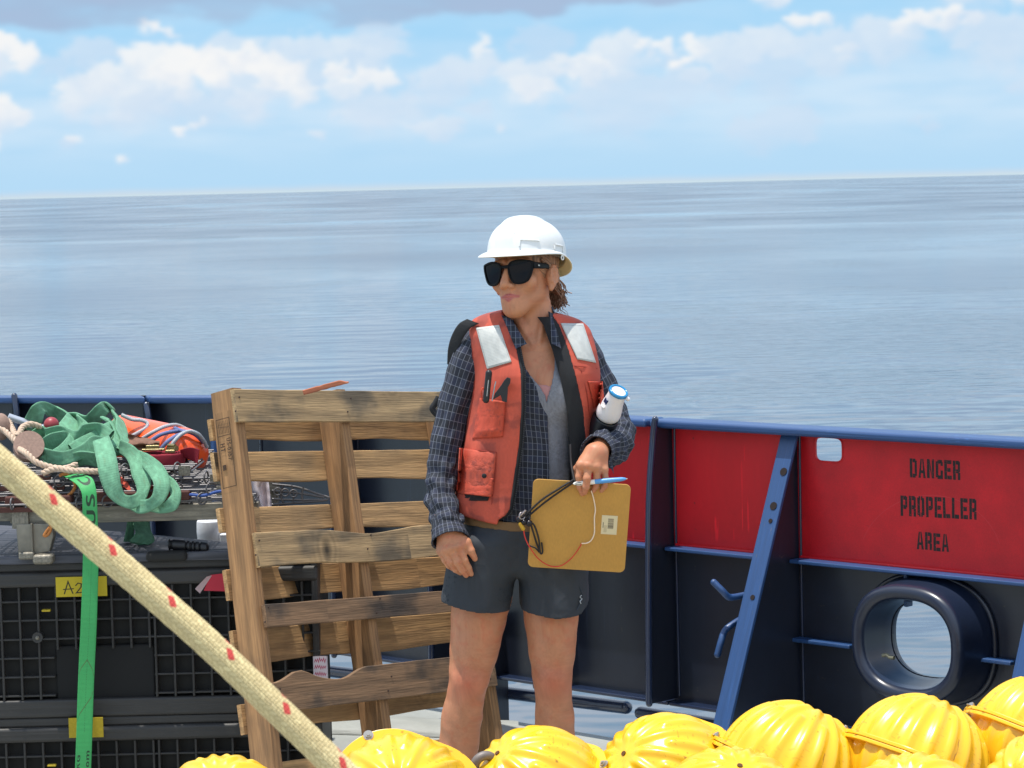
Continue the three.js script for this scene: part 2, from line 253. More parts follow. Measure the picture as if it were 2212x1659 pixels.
{
  // deck plate with its edge along the plating
  const e = [wallP(1.9, 0, -0.02), wallP(SC, 0, -0.02), sternP(2.2, 0, -0.02)];
  const sh = new THREE.Shape([new THREE.Vector2(e[0].x, -e[0].z), new THREE.Vector2(e[1].x, -e[1].z), new THREE.Vector2(e[2].x, -e[2].z), new THREE.Vector2(-3.2, -3), new THREE.Vector2(-3.2, -1), new THREE.Vector2(3, -1), new THREE.Vector2(3, 5)].map((p) => p));
  const sh2 = new THREE.Shape([[e[0].x, -e[0].z], [e[1].x, -e[1].z], [e[2].x, -e[2].z], [-3.6, -1 * -3], [-3.6, -4], [4, -4], [4, 6.4]].map((p) => new THREE.Vector2(...p)));
  const g = new THREE.ExtrudeGeometry(sh2, { depth: 0.04, bevelEnabled: false }); g.rotateX(-Math.PI / 2); g.translate(0, -0.04, 0);
  const uv = g.attributes.uv; for (let i = 0; i < uv.count; i++) uv.setXY(i, uv.getX(i) * 0.9, uv.getY(i) * 0.9);
  struct('deck', g, M.deck);
  // hull below the deck edge
  const hull = []; for (const [a, b] of [[e[0], e[1]], [e[1], e[2]]]) { hull.push(gridGeo([[a.clone().setY(-0.03), b.clone().setY(-0.03)], [a.clone().setY(-2.6), b.clone().setY(-2.6)]])); }
  struct('hull', mergeAll(hull), M.navy);
  // a low painted waterway swelling beside the pallet's foot
  const ridge = []; for (let i = 0; i <= 24; i++) { const t = i / 24, row = []; const c = W(lerp(640, 1120, t), lerp(1585, 1568, t), lerp(9.1, 8.9, t)); for (let j = 0; j <= 10; j++) { const a = j / 10 * Math.PI; row.push(V(c.x, 0.002 + 0.05 * Math.sin(a) * (0.75 + 0.25 * nz(t * 5, j * 0.3, 2)), c.z + Math.cos(a) * 0.10)); } ridge.push(row); }
  struct('waterway_bar', gridGeo(ridge), M.deck);
  // hatch coaming that carries the floats, just below the frame
  struct('hatch_coaming', rbox(2.6, 0.2, 1.5, 0.02).translate(0.45, 0.1, -5.75), M.deck);
}
// ================= bulwark =================
{
  const B = thing('bulwark', 'dark blue and red steel ship bulwark with rail, ribs and mooring hole at the stern', 'bulwark');
  const redC = (z) => worn([198, 20, 32], 0.10, z, 5, [130, 34, 34]);
  M.red = mat([1, 1, 1], 0.5, { map: redC(4), bumpMap: grime, bumpScale: 0.0008 });
  const frames = [-1.456, -0.962, -0.468];
  const sOf = (u, v) => onWall(u, v)[0];
  const sA = sOf(1455, 1100), sB = sOf(1724, 1100), sC = sOf(2330, 1200), fr = [SC, sA - 0.494 * 3, sA - 0.988, sA - 0.494, sA, sB, sC, sC + 0.5];
  // lettering on the plate between the second brace and the next
  const [tl, , ] = [onWall(1724, 930)];
  const L0 = sB, L1 = sC, H0 = SHELF, H1 = RAIL, TW = 2048, TH = Math.round(2048 * (H1 - H0) / (L1 - L0));
  const letterMap = canvasTex(TW, TH, (x, w, h) => {
    const im = x.createImageData(w, h); for (let j = 0; j < h; j++) for (let i = 0; i < w; i++) { const o = (j * w + i) * 4, k = 1 + 0.16 * fbm(i / 210, j / 210, 4.5, 4) + 0.05 * nz(i / 7, j / 7, 2.5); im.data[o] = 198 * k; im.data[o + 1] = 20 * k; im.data[o + 2] = 32 * k; im.data[o + 3] = 255; } x.putImageData(im, 0, 0);
    const px = (u, v) => { const [s, hh] = onWall(u, v); return [(s - L0) / (L1 - L0) * w, (H1 - hh) / (H1 - H0) * h]; };
    // old ring scratch
    x.strokeStyle = 'rgba(205,80,80,0.55)'; x.lineWidth = 3; x.beginPath(); for (let a = 200; a <= 345; a += 3) { const q = px(2010 + 155 * Math.cos(R(a)), 1215 + 145 * Math.sin(R(a))); a === 200 ? x.moveTo(...q) : x.lineTo(...q); } x.stroke();
    for (const [word, u0, u1, v0, v1, vr] of [['DANGER', 1965, 2078, 990, 1031, 1037], ['PROPELLER', 1945, 2113, 1070, 1114, 1123], ['AREA', 1980, 2053, 1148, 1186, 1193]]) {
      const [x0, y0] = px(u0, v0), [x1, y1] = px(u0, v1), [x2, y2] = px(u1, vr); const n = word.length, adv = (x2 - x0) / n;
      for (let k = 0; k < n; k++) {
        const t = k / n; x.save(); x.translate(x0 + adv * k, lerp(y1, y2, t) + nz(k * 3.3, n, 1) * 5); x.rotate(nz(k * 2.1, n, 5) * 0.05);
        const H = y1 - y0, wl = adv * 0.84, T = wl * 0.33; x.fillStyle = 'rgb(14,14,18)';
        const q = (a, b, c, d) => x.fillRect(a * wl, -b * H, c * wl, d * H); const c = word[k], th = 0.2, tw = 0.36, bridge = 0.045;
        // stencil strokes: uprights and bars parted by bridges
        if ('DPRELN'.includes(c)) q(0, 1, tw, 1);
        if (c === 'D') { q(tw + bridge, 1, 0.40, th); q(tw + bridge, th, 0.40, th); q(0.68, 0.9, 0.30, 0.8); }
        if (c === 'P' || c === 'R') { q(tw + bridge, 1, 0.42, th); q(tw + bridge, 0.55, 0.42, th); q(0.66, 0.95, 0.30, 0.52); if (c === 'R') q(0.64, 0.38, 0.34, 0.38); }
        if (c === 'E') { q(tw + bridge, 1, 0.58, th); q(tw + bridge, 0.59, 0.46, th); q(tw + bridge, th, 0.60, th); }
        if (c === 'L') q(tw + bridge, th, 0.58, th);
        if (c === 'N') { q(0.68, 1, 0.30, 1); x.beginPath(); x.moveTo(0.36 * wl, -H); x.lineTo(0.58 * wl, -H * 0.5); x.lineTo(0.66 * wl, -0.02 * H); x.lineTo(0.42 * wl, -0.45 * H); x.fill(); }
        if (c === 'O') { q(0, 0.92, tw, 0.84); q(0.62, 0.92, tw, 0.84); q(0.2, 1, 0.22, th); q(0.52, 1, 0.22, th); q(0.2, th, 0.22, th); q(0.52, th, 0.22, th); }
        if (c === 'G') { q(0, 0.92, tw, 0.84); q(0.24, 1, 0.62, th); q(0.24, th, 0.5, th); q(0.66, 0.46, 0.32, 0.46); q(0.66, 0.9, 0.30, 0.2); }
        if (c === 'A') { x.beginPath(); x.moveTo(0.30 * wl, -H); x.lineTo(0.48 * wl, -H); x.lineTo(0.32 * wl, 0); x.lineTo(0, 0); x.fill(); x.beginPath(); x.moveTo(0.53 * wl, -H); x.lineTo(0.70 * wl, -H); x.lineTo(wl, 0); x.lineTo(0.68 * wl, 0); x.fill(); q(0.38, 0.40, 0.26, 0.15); }
        x.restore();
      }
    }
    for (let i = 0; i < 2600; i++) { const q = px(1930 + rnd() * 200, 980 + rnd() * 220), s = 1 + rnd() * 3.2; x.fillStyle = 'rgba(200,26,38,0.75)'; x.fillRect(q[0], q[1], s, s); }
    for (let i = 0; i < 26; i++) { const a = rnd() * w, b = rnd() * h; x.strokeStyle = `rgba(110,30,30,${0.2 + 0.3 * rnd()})`; x.lineWidth = 1 + 2 * rnd(); x.beginPath(); x.moveTo(a, b); x.lineTo(a + 60 * (rnd() - 0.5), b + 40 * (rnd() - 0.2)); x.stroke(); }
  });
  M.letters = mat([1, 1, 1], 0.5, { map: letterMap, bumpMap: grime, bumpScale: 0.0008 });
  const T = 0.009;
  // plating, bay by bay
  const hole = (pts) => { const p = new THREE.Path(); pts.forEach(([a, b], i) => (i ? p.lineTo(a, b) : p.moveTo(a, b))); p.closePath(); return p; };
  const oval = (cs, ch, a, b, n = 40, e = 0.82) => Array.from({ length: n }, (_, k) => { const q = k / n * Math.PI * 2, c = Math.cos(q), s = Math.sin(q); return [cs + a * Math.sign(c) * Math.pow(Math.abs(c), e), ch + b * Math.sign(s) * Math.pow(Math.abs(s), e)]; });
  const FL = onWall(1957, 1392, 0.12), flS = FL[0], flH = FL[1];
  const ho = onWall(1790, 971), ha = 0.052, hb = 0.037;
  for (let k = 0; k < fr.length - 1; k++) {
    const [a, b] = [fr[k], fr[k + 1]], letter = k === 5;
    const mk = (h0, h1, holes, m, name) => { const sh = new THREE.Shape([[a, h0], [b, h0], [b, h1], [a, h1]].map((p) => new THREE.Vector2(...p))); sh.holes = holes; const g = new THREE.ExtrudeGeometry(sh, { depth: T, bevelEnabled: false, curveSegments: 1 }); if (letter) { const uv = g.attributes.uv, p = g.attributes.position; for (let i = 0; i < uv.count; i++) uv.setXY(i, (p.getX(i) - L0) / (L1 - L0), (p.getY(i) - H0) / (H1 - H0)); } g.translate(0, 0, -T); g.applyMatrix4(wallM); return part(name, g, m, B); };
    mk(SHELF, RAIL - 0.012, letter ? [hole(oval(ho[0], ho[1], ha, hb, 32, 0.45))] : [], k >= 3 ? (letter ? M.letters : M.red) : M.navy, 'upper_plate');
    mk(FOOT, SHELF, letter ? [hole(oval(flS, flH, 0.138, 0.112))] : [], M.navy, 'lower_plate');
    // shelf angle at mid height and the flange along the foot
    part('stringer', move(rbox(b - a - 0.012, 0.012, 0.055, 0.004), (a + b) / 2, SHELF, 0.0285).applyMatrix4(wallM), M.blue, B);
    if (k >= 3) part('weld_bead', tube([wallP(a + 0.012, SHELF + 0.008, 0.004), wallP((a + b) / 2, SHELF + 0.009, 0.004), wallP(b - 0.008, SHELF + 0.008, 0.004)], 0.0055, 40, 8), M.red, B);
    part('weld_bead', tube([0.02, 0.3, 0.6, 1].map((t) => wallP(a + 0.011 + 0.001 * Math.sin(t * 40), lerp(FOOT, RAIL - 0.02, t), 0.002)), 0.0042, 40, 6), k >= 3 ? M.navyGloss : M.navy, B);
    part('foot_flange', move(rbox(b - a - 0.006, 0.012, 0.05, 0.004), (a + b) / 2, FOOT - 0.003, 0.02).applyMatrix4(wallM), M.navyGloss, B);
  }
  // brackets (plain ribs) and the big raking braces
  const plate = (prof, s, t, m, name, parent = B) => { const g = new THREE.ExtrudeGeometry(new THREE.Shape(prof.map((p) => new THREE.Vector2(...p))), { depth: t, bevelEnabled: true, bevelSize: 0.0015, bevelThickness: 0.0015, bevelSegments: 1 }); g.applyMatrix4(basis(wallP(s, 0), INB, V(0, 1, 0), ALONG.clone().negate())); return part(name, g, m, parent); };
  const flange = (p0, p1, s, w, t, m, name) => { const d = V(0, p1[1] - p0[1], p1[0] - p0[0]), L = d.length(); const g = rbox(w, L, t, 0.003); const up = INB.clone().multiplyScalar(d.z / L).add(V(0, d.y / L, 0)), out = ALONG.clone().cross(up).negate(); const o = wallP(s, (p0[1] + p1[1]) / 2, (p0[0] + p1[0]) / 2); const ex = ALONG.clone(), ez = ex.clone().cross(up); g.applyMatrix4(basis(o, ex, up, ez)); return part(name, g, m, B); };
  for (const s of fr.slice(1, 5)) {
    plate([[0, FOOT + 0.01], [0.128, FOOT + 0.01], [0.112, 0.75], [0.082, RAIL - 0.02], [0, RAIL - 0.02]], s, 0.01, M.navy, 'rib');
    part('rib_bulb', capTube([wallP(s - 0.004, FOOT + 0.01, 0.13), wallP(s - 0.004, 0.75, 0.114), wallP(s - 0.004, RAIL - 0.07, 0.088), wallP(s + 0.01, RAIL + 0.004, 0.09)], 0.011, 20, 8), M.navyGloss, B);
  }
  for (const s of [sB, sC]) {
    const yb = -0.02, nb = 0.45, nt = 0.018;
    plate([[0, FOOT], [0.05, 0.0], [nb, yb], [nt, RAIL - 0.028], [0, RAIL - 0.028]], s, 0.01, M.navy, 'brace_web');
    const f = flange([nb + 0.005, yb], [nt + 0.005, RAIL - 0.028], s - 0.008, 0.062, 0.012, M.blue, 'brace_flange');
    if (s === sB) for (const [hh, r] of [[0.925, 0.0125], [0.825, 0.0125], [0.782, 0.007], [0.562, 0.008]]) {
      const n = lerp(nt, nb, (RAIL - 0.028 - hh) / (RAIL - 0.028 - yb)) + 0.0105; const g = new THREE.CylinderGeometry(r, r, 0.006, 18); const sl = Math.atan2(nb - nt, RAIL - 0.028 - yb); g.rotateX(Math.PI / 2); g.rotateX(-sl); g.applyMatrix4(basis(wallP(s + (hh > 0.9 ? 0.006 : hh > 0.8 ? -0.002 : 0), hh, n), ALONG, V(0, 1, 0), INB)); part('bolt_hole', g, mat(S(30, 18, 16), 0.9), B);
    }
  }
  // rail: quarter and stern lengths with the weld gap between
  const railGeo = (s0, s1) => { const g = rbox(s1 - s0, 0.026, 0.10, 0.01, 4); g.applyMatrix4(basis(wallP((s0 + s1) / 2, RAIL - 0.013, 0.02), ALONG, V(0, 1, 0), INB)); return g; };
  part('rail', railGeo(sA - 0.035, sC + 0.5), M.blue, B); part('rail', railGeo(SC, sA - 0.052), M.blue, B);
  const st = (s, h, n) => sternP(s, h, n);
  const stM = (s, h, n) => basis(sternP(s, h, n), SDIR, V(0, 1, 0), SIN.clone().negate());
  for (const [a, b] of [[0, 0.46], [0.46, 2.2]]) {
    part('rail', rbox(b - a - 0.012, 0.026, 0.10, 0.01, 4).applyMatrix4(stM((a + b) / 2, RAIL - 0.013, 0.02)), M.blue, B);
    part('lower_plate', rbox(b - a, RAIL - FOOT, T, 0.002).applyMatrix4(stM((a + b) / 2, (RAIL + FOOT) / 2, -T / 2)), M.navy, B);
    part('stringer', rbox(b - a - 0.02, 0.012, 0.055, 0.004).applyMatrix4(stM((a + b) / 2, SHELF, 0.028)), M.navy, B);
  }
  for (const s of [0.46, 1.0, 1.5]) { part('rib', rbox(0.012, RAIL - FOOT - 0.04, 0.09, 0.003).applyMatrix4(stM(s, (RAIL + FOOT) / 2, 0.045)), M.navy, B); part('rib_bulb', capTube([sternP(s, FOOT, 0.1), sternP(s, 0.8, 0.1), sternP(s, RAIL - 0.06, 0.095), sternP(s + 0.005, RAIL - (s === 1.0 ? -0.004 : 0.03), 0.08)], 0.012, 16, 8), M.navyGloss, B); }
  // upright at the corner where the plating stops above the freeing port
  part('corner_post', rbox(0.03, FOOT + 0.24, 0.09, 0.004).applyMatrix4(basis(wallP(onWall(1086, 1500)[0], 0.17, 0.03), ALONG, V(0, 1, 0), INB)), M.navy, B);
  part('pipe_stanchion', bar(sternP(0.2, FOOT, 0.1), sternP(0.2, 0.9, 0.1), 0.016, 12), M.blue, B);
  // freeing port bars
  const fp = (u0, v0, u1, v1, r) => { const [s0, h0] = onWall(u0, v0, -0.03), [s1, h1] = onWall(u1, v1, -0.03); return capTube([wallP(s0, h0, -0.03), wallP((s0 + s1) / 2, (h0 + h1) / 2, -0.03), wallP(s1, h1, -0.03)], r, 10, 16); };
  part('freeing_port_bar', fp(700, 1448, 1352, 1528, 0.022), M.navyGloss, B); part('freeing_port_bar', fp(1385, 1540, 1640, 1580, 0.022), M.navyGloss, B);
  // the mooring fairlead: a thick rounded collar standing inboard of the plating
  {
    const rows = [], N = 64, cs = flS, ch = flH;
    const sect = [];                                            // [outward from the opening, inboard]
    for (let k = 0; k <= 6; k++) sect.push([0.004 * Math.abs(k - 2), -0.03 + k * 0.0225]);
    for (let k = 0; k <= 14; k++) { const a = Math.PI - k / 14 * Math.PI; sect.push([0.038 + 0.022 * Math.cos(a), 0.108 + 0.024 * Math.sin(a)]); }
    for (let k = 1; k <= 7; k++) sect.push([0.060 + 0.022 * Math.pow(k / 7, 2.2), 0.108 - k * 0.0157]);
    for (let i = 0; i <= N; i++) { const q = i / N * Math.PI * 2, c = Math.cos(q), s = Math.sin(q), e = 0.82, row = []; for (const [o, n] of sect) { const a = 0.138 + o, b = 0.112 + o; row.push(wallP(cs + a * Math.sign(c) * Math.pow(Math.abs(c), e), ch + b * Math.sign(s) * Math.pow(Math.abs(s), e), n)); } rows.push(row); }
    const g = gridGeo(rows.map((r) => r)); part('fairlead', mergeVertices(g), mat(S(27, 36, 56), 0.34, { clearcoat: 0.25, clearcoatRoughness: 0.2 }), B);
    for (const [o, r] of [[0.092, 0.008]]) part('fairlead_flange', tube(oval(cs, ch, 0.138 + o, 0.112 + o * 0.8, 48).map(([a, b]) => wallP(a, b, 0.006)), r, 120, 8, true), M.navy, B);
    part('chipped_patch', tube([[1893, 1418], [1903, 1417], [1908, 1422], [1918, 1423]].map(([u, v]) => { const [s, h] = onWall(u, v, 0.125); return wallP(s + 0.004, h, 0.10); }), 0.006, 10, 6), mat(S(120, 118, 100), 0.8), B);
    for (const [u0, v0, u1, v1] of [[1655, 1372, 1852, 1392], [2075, 1414, 2200, 1430]]) { const a = onWall(u0, v0), b = onWall(u1, v1); part('stringer', rbox(b[0] - a[0], 0.012, 0.04, 0.004).applyMatrix4(basis(wallP((a[0] + b[0]) / 2, (a[1] + b[1]) / 2, 0.02), ALONG, V(0, 1, 0), INB)), M.blue, B); }
    const q = onWall(1968, 1250); part('rib', rbox(0.012, 0.10, 0.03, 0.003).applyMatrix4(basis(wallP(q[0], SHELF - 0.055, 0.015), ALONG, V(0, 1, 0), INB)), M.blue, B);
    // the red paint's rounded cut-out edge
    part('port_rim', tube(oval(ho[0], ho[1], ha, hb, 32, 0.45).map(([a, b]) => wallP(a, b, 0.0)), 0.003, 64, 6, true), M.red, B);
  }
  // hooks on the brace
  for (const pts of [[[1542, 1258], [1560, 1276], [1573, 1289], [1585, 1290], [1612, 1285]], [[1550, 1414], [1557, 1388], [1565, 1364], [1578, 1352], [1600, 1338]]]) {
    part('hook', capTube(pts.map(([u, v], i) => { const n = [0.26, 0.25, 0.23, 0.21, 0.17][i]; const [s, h] = onWall(u, v, n); return wallP(s, h, n); }), 0.0105, 24, 10), M.blue, B);
  }
}
// ================= the pallet =================
const woodTex = (base, dark, z, stain = 0.5) => noiseTex(512, (u, v) => {          // grain runs along u
  const w = fbm(u * 2.2, v * 5, z, 3) * 1.4, ring = Math.sin((v * 9 + w) * 6.283) * 0.5 + 0.5, fine = nz(u * 10, v * 150, z) * 0.5 + nz(u * 30, v * 320, z + 3) * 0.4;
  let k = 1 + 0.16 * (ring - 0.5) + 0.26 * fine; const st = sst(0.0, 0.32, fbm(u * 4.2, v * 2.4, z + 9, 5)) * stain; const kn = Math.hypot((u - 0.3 - 0.4 * ((z * 0.37) % 1)) * 5.5, (v - 0.5) * 1.6);
  const kd = kn + 0.06 * nz(u * 14, v * 5, z + 4); k *= lerp(0.45, 1, sst(0.04, 0.13, kd)) * (1 - 0.14 * (1 - sst(0.1, 0.4, kd)) * (0.5 + 0.5 * Math.sin(kd * 70)));
  return [0, 1, 2].map((c) => clamp(lerp(base[c], dark[c], st) * k / 255, 0, 1) * 255);
}, true, 1, 1, 256);
const woodBump = noiseTex(512, (u, v) => 0.5 + 0.35 * nz(u * 8, v * 120, 2) + 0.3 * nz(u * 24, v * 260, 5), false, 1, 1, 256);
const woods = [woodTex([178, 142, 98], [126, 104, 78], 1.3, 0.5), woodTex([170, 132, 88], [116, 88, 60], 2.7, 0.5), woodTex([164, 136, 98], [92, 82, 68], 5.1, 0.8), woodTex([128, 100, 74], [62, 54, 48], 7.9, 0.9), woodTex([152, 114, 76], [104, 80, 58], 3.6, 0.5)].map((t) => mat([1, 1, 1], 0.82, { map: t, bumpMap: woodBump, bumpScale: 0.0012 }));
// a board with uneven long edges: length L along x, width w along y, thickness t; lo / hi are edge offset functions of 0..1
function board(L, w, t, lo, hi, sd) {
  const n = 36, rows = [], prof = (x) => [-w / 2 + (lo ? lo(x) : 0) + 0.0015 * nz(x * 9, sd, 1), w / 2 + (hi ? hi(x) : 0) + 0.0015 * nz(x * 9, sd, 5)], b = 0.002;
  for (let i = 0; i <= n; i++) { const x = i / n, [y0, y1] = prof(x), X = (x - 0.5) * L, f = 0.0025 * nz(x * 3, sd, 9); rows.push([[y0 + b, t / 2], [y1 - b, t / 2], [y1, t / 2 - b], [y1, -t / 2 + b], [y1 - b, -t / 2], [y0 + b, -t / 2], [y0, -t / 2 + b], [y0, t / 2 - b], [y0 + b, t / 2]].map(([y, z]) => V(X, y, z + f))); }
  const pos = [], uv = [], idx = [], m = 9, put = (p, a, c) => { pos.push(p.x, p.y, p.z); uv.push(a, c); };
  for (let i = 0; i <= n; i++) for (let j = 0; j < m; j++) put(rows[i][j], (rows[i][j].x / 1.1) + sd * 0.37, rows[i][j].y / 0.5 + (j > 2 && j < 6 ? 0.3 : 0) + sd * 0.23);
  for (let i = 0; i < n; i++) for (let j = 0; j < m - 1; j++) { const a = i * m + j; idx.push(a, a + m, a + 1, a + 1, a + m, a + m + 1); }
  for (const [i, s] of [[0, 1], [n, -1]]) { const o = pos.length / 3; for (let j = 0; j < 8; j++) put(rows[i][j], rows[i][j].z * 3, rows[i][j].y * 2 + 0.1); for (let j = 1; j < 7; j++) s > 0 ? idx.push(o, o + j, o + j + 1) : idx.push(o, o + j + 1, o + j); }
  const g = new THREE.BufferGeometry(); g.setAttribute('position', new THREE.Float32BufferAttribute(pos, 3)); g.setAttribute('uv', new THREE.Float32BufferAttribute(uv, 2)); g.setIndex(idx); return toCreasedNormals(g, 0.7);
}
{
  const yaw = 0.913, lean = 0.2279, tau = 0.0843, H = 1.27, BW = 1.03;
  const eb0 = V(Math.cos(yaw), 0, -Math.sin(yaw)), n0 = V(Math.sin(yaw), 0, Math.cos(yaw)), es0 = V(0, Math.cos(lean), 0).addScaledVector(n0, -Math.sin(lean)), nn = n0.clone().multiplyScalar(Math.cos(lean)).add(V(0, Math.sin(lean), 0));
  const eb = eb0.clone().multiplyScalar(Math.cos(tau)).addScaledVector(es0, -Math.sin(tau)), es = es0.clone().multiplyScalar(Math.cos(tau)).addScaledVector(eb0, Math.sin(tau));
  const P = thing('wooden_pallet', 'weathered wooden shipping pallet standing on end behind the woman', 'pallet', V(-0.678, 0.0, -7.731));
  P.quaternion.setFromRotationMatrix(new THREE.Matrix4().makeBasis(eb, es, nn)); P.updateMatrixWorld(true);
  // photo pixel -> height on the plane n of the pallet at board coordinate s
  const inv = P.matrixWorld.clone().invert();
  const hit = (u, v, n) => { const d = W(u, v, 1).sub(V(0, 1.8, 0)), o = P.position.clone().addScaledVector(nn, n).sub(V(0, 1.8, 0)); const k = o.dot(nn) / d.dot(nn); return d.multiplyScalar(k).add(V(0, 1.8, 0)).applyMatrix4(inv); };
  const bt = 0.016, SD = 0.092;
  // stringers, with the broken notches
  const strG = (notches) => { const g = board(H, SD, 0.038, (x) => { let k = 0; for (const [a, b] of notches) if (x > a && x < b) k = 0.03; return 0; }, null, notches.length + 3); g.rotateX(Math.PI / 2); g.rotateZ(Math.PI / 2); return g; };
  [0.019, 0.508, 0.997].forEach((s, i) => { part('stringer', strG([[i, i]]).rotateZ([-0.042, -0.012, 0.004][i]).translate(s + [-0.0, -0.014, 0.012][i], H / 2, -SD / 2), woods[4], P); });
  // heat-treatment stamp branded on the left stringer
  const stamp = canvasTex(128, 512, (x) => { x.clearRect(0, 0, 128, 512); x.strokeStyle = x.fillStyle = 'rgba(40,30,28,0.85)'; x.lineWidth = 5; x.strokeRect(8, 8, 112, 496); x.beginPath(); x.moveTo(8, 130); x.lineTo(120, 130); x.stroke(); x.save(); x.translate(20, 20); x.font = 'bold 40px sans-serif'; x.rotate(Math.PI / 2); x.restore(); x.lineWidth = 3; for (let i = 0; i < 7; i++) { x.beginPath(); x.moveTo(24 + i * 13, 24); x.lineTo(30 + i * 12, 116); x.stroke(); } x.beginPath(); x.moveTo(20, 64); x.lineTo(112, 76); x.stroke(); x.save(); x.translate(76, 150); x.rotate(Math.PI / 2); x.font = 'bold 44px sans-serif'; x.fillText('US-0357', 0, -4); x.font = 'bold 52px sans-serif'; x.fillText('HT', 30, 52); x.fillRect(190, 22, 40, 30); x.restore(); });
  const sm = mat([1, 1, 1], 0.9, { map: stamp, transparent: true }); sm.side = THREE.FrontSide;
  const sg = new THREE.PlaneGeometry(0.062, 0.21); sg.rotateY(-Math.PI / 2); part('stamp', sg.rotateZ(-0.042).translate(0.0145, H - 0.185, -SD / 2 - 0.004), sm, P);
  // front boards: [v of top edge, v of bottom edge at the left end, wood, edge shapes]
  const sT = (u, v) => hit(u, v, bt).y;
  const bump = (c, w, a) => (x) => a * Math.exp(-(((x - c) / w) ** 2));
  const front = [[838, 908, 525, 2, null, null, 0], [1147, 1218, 560, 2, (x) => -0.006 + 0.004 * Math.sin(x * 9), (x) => -0.018 * sst(0.25, 0.5, x) * (1 - sst(0.5, 0.75, x)), 0.016], [1302, 1352, 578, 3, null, null, 0.02], [1472, 1535, 600, 3, null, (x) => 0.03 * Math.exp(-(((x - 0.13) / 0.06) ** 2)) - 0.008 * sst(0.2, 0.3, x) + 0.03 * sst(0.3, 0.42, x), 0.0]];
  front.forEach(([v0, v1, u, w, lo, hi, cut], i) => { const a = sT(u, v0), b = sT(u, v1); const g = board(BW - cut, Math.abs(a - b), bt, lo, hi, i + 1.3); part('deck_board', g.translate(BW / 2 + cut / 2 + 0.002 + 0.012 * (1 - i / 1.5), (a + b) / 2 - 0.004, bt / 2 + 0.001), woods[w], P); });
  // back boards seen between the stringers; their ends show past the left stringer
  const back = [[905, 950, 600, 1], [972, 1038, 600, 0], [1093, 1147, 600, 0], [1222, 1288, 620, 1], [1352, 1425, 620, 1], [1508, 1570, 640, 1], [1638, 1690, 660, 0]];
  back.forEach(([v0, v1, u, w], i) => { const a = hit(u, v0, -SD).y, b = hit(u, v1, -SD).y; const g = board(BW + 0.016, Math.abs(a - b), bt, (x) => 0.004 * Math.sin(x * 11 + i), i === 1 ? (x) => -0.004 : null, i + 9.7); part('deck_board', g.translate(BW / 2 - 0.001 + 0.024 * (1 - i / 3), (a + b) / 2, -SD - bt / 2 - 0.001), woods[w], P); });
  // nail heads
  const nail = new THREE.CylinderGeometry(0.0028, 0.0028, 0.002, 8); nail.rotateX(Math.PI / 2); const nm = mat(S(70, 52, 44), 0.7);
  front.forEach(([v0, v1, u]) => { const y = (sT(u, v0) + sT(u, v1)) / 2; for (const s of [0.019, 0.508, 0.997]) for (const d of [-0.022, 0.02]) part('nail', nail.clone().translate(s + 0.012 * Math.sign(d), y + d, bt + 0.003), nm, P); });
  // loose lath behind the top board
  const a = W(655, 848, 7.95), b = W(752, 822, 7.95); const L = board(a.distanceTo(b), 0.015, 0.01, null, (x) => 0.01 * sst(0.8, 1, x) * -1, 21); L.applyMatrix4(basis(a.clone().add(b).multiplyScalar(0.5), b.clone().sub(a).normalize(), V(0, 1, 0).addScaledVector(b.clone().sub(a).normalize(), -b.clone().sub(a).normalize().y).normalize(), V(0, 0, 1)));
  solo('wooden_lath', L, mat([1, 1, 1], 0.85, { map: woodTex([186, 110, 78], [140, 80, 60], 4.4, 0.4) }), 'thin reddish broken lath sticking up behind the top board of the pallet', 'lath');
}
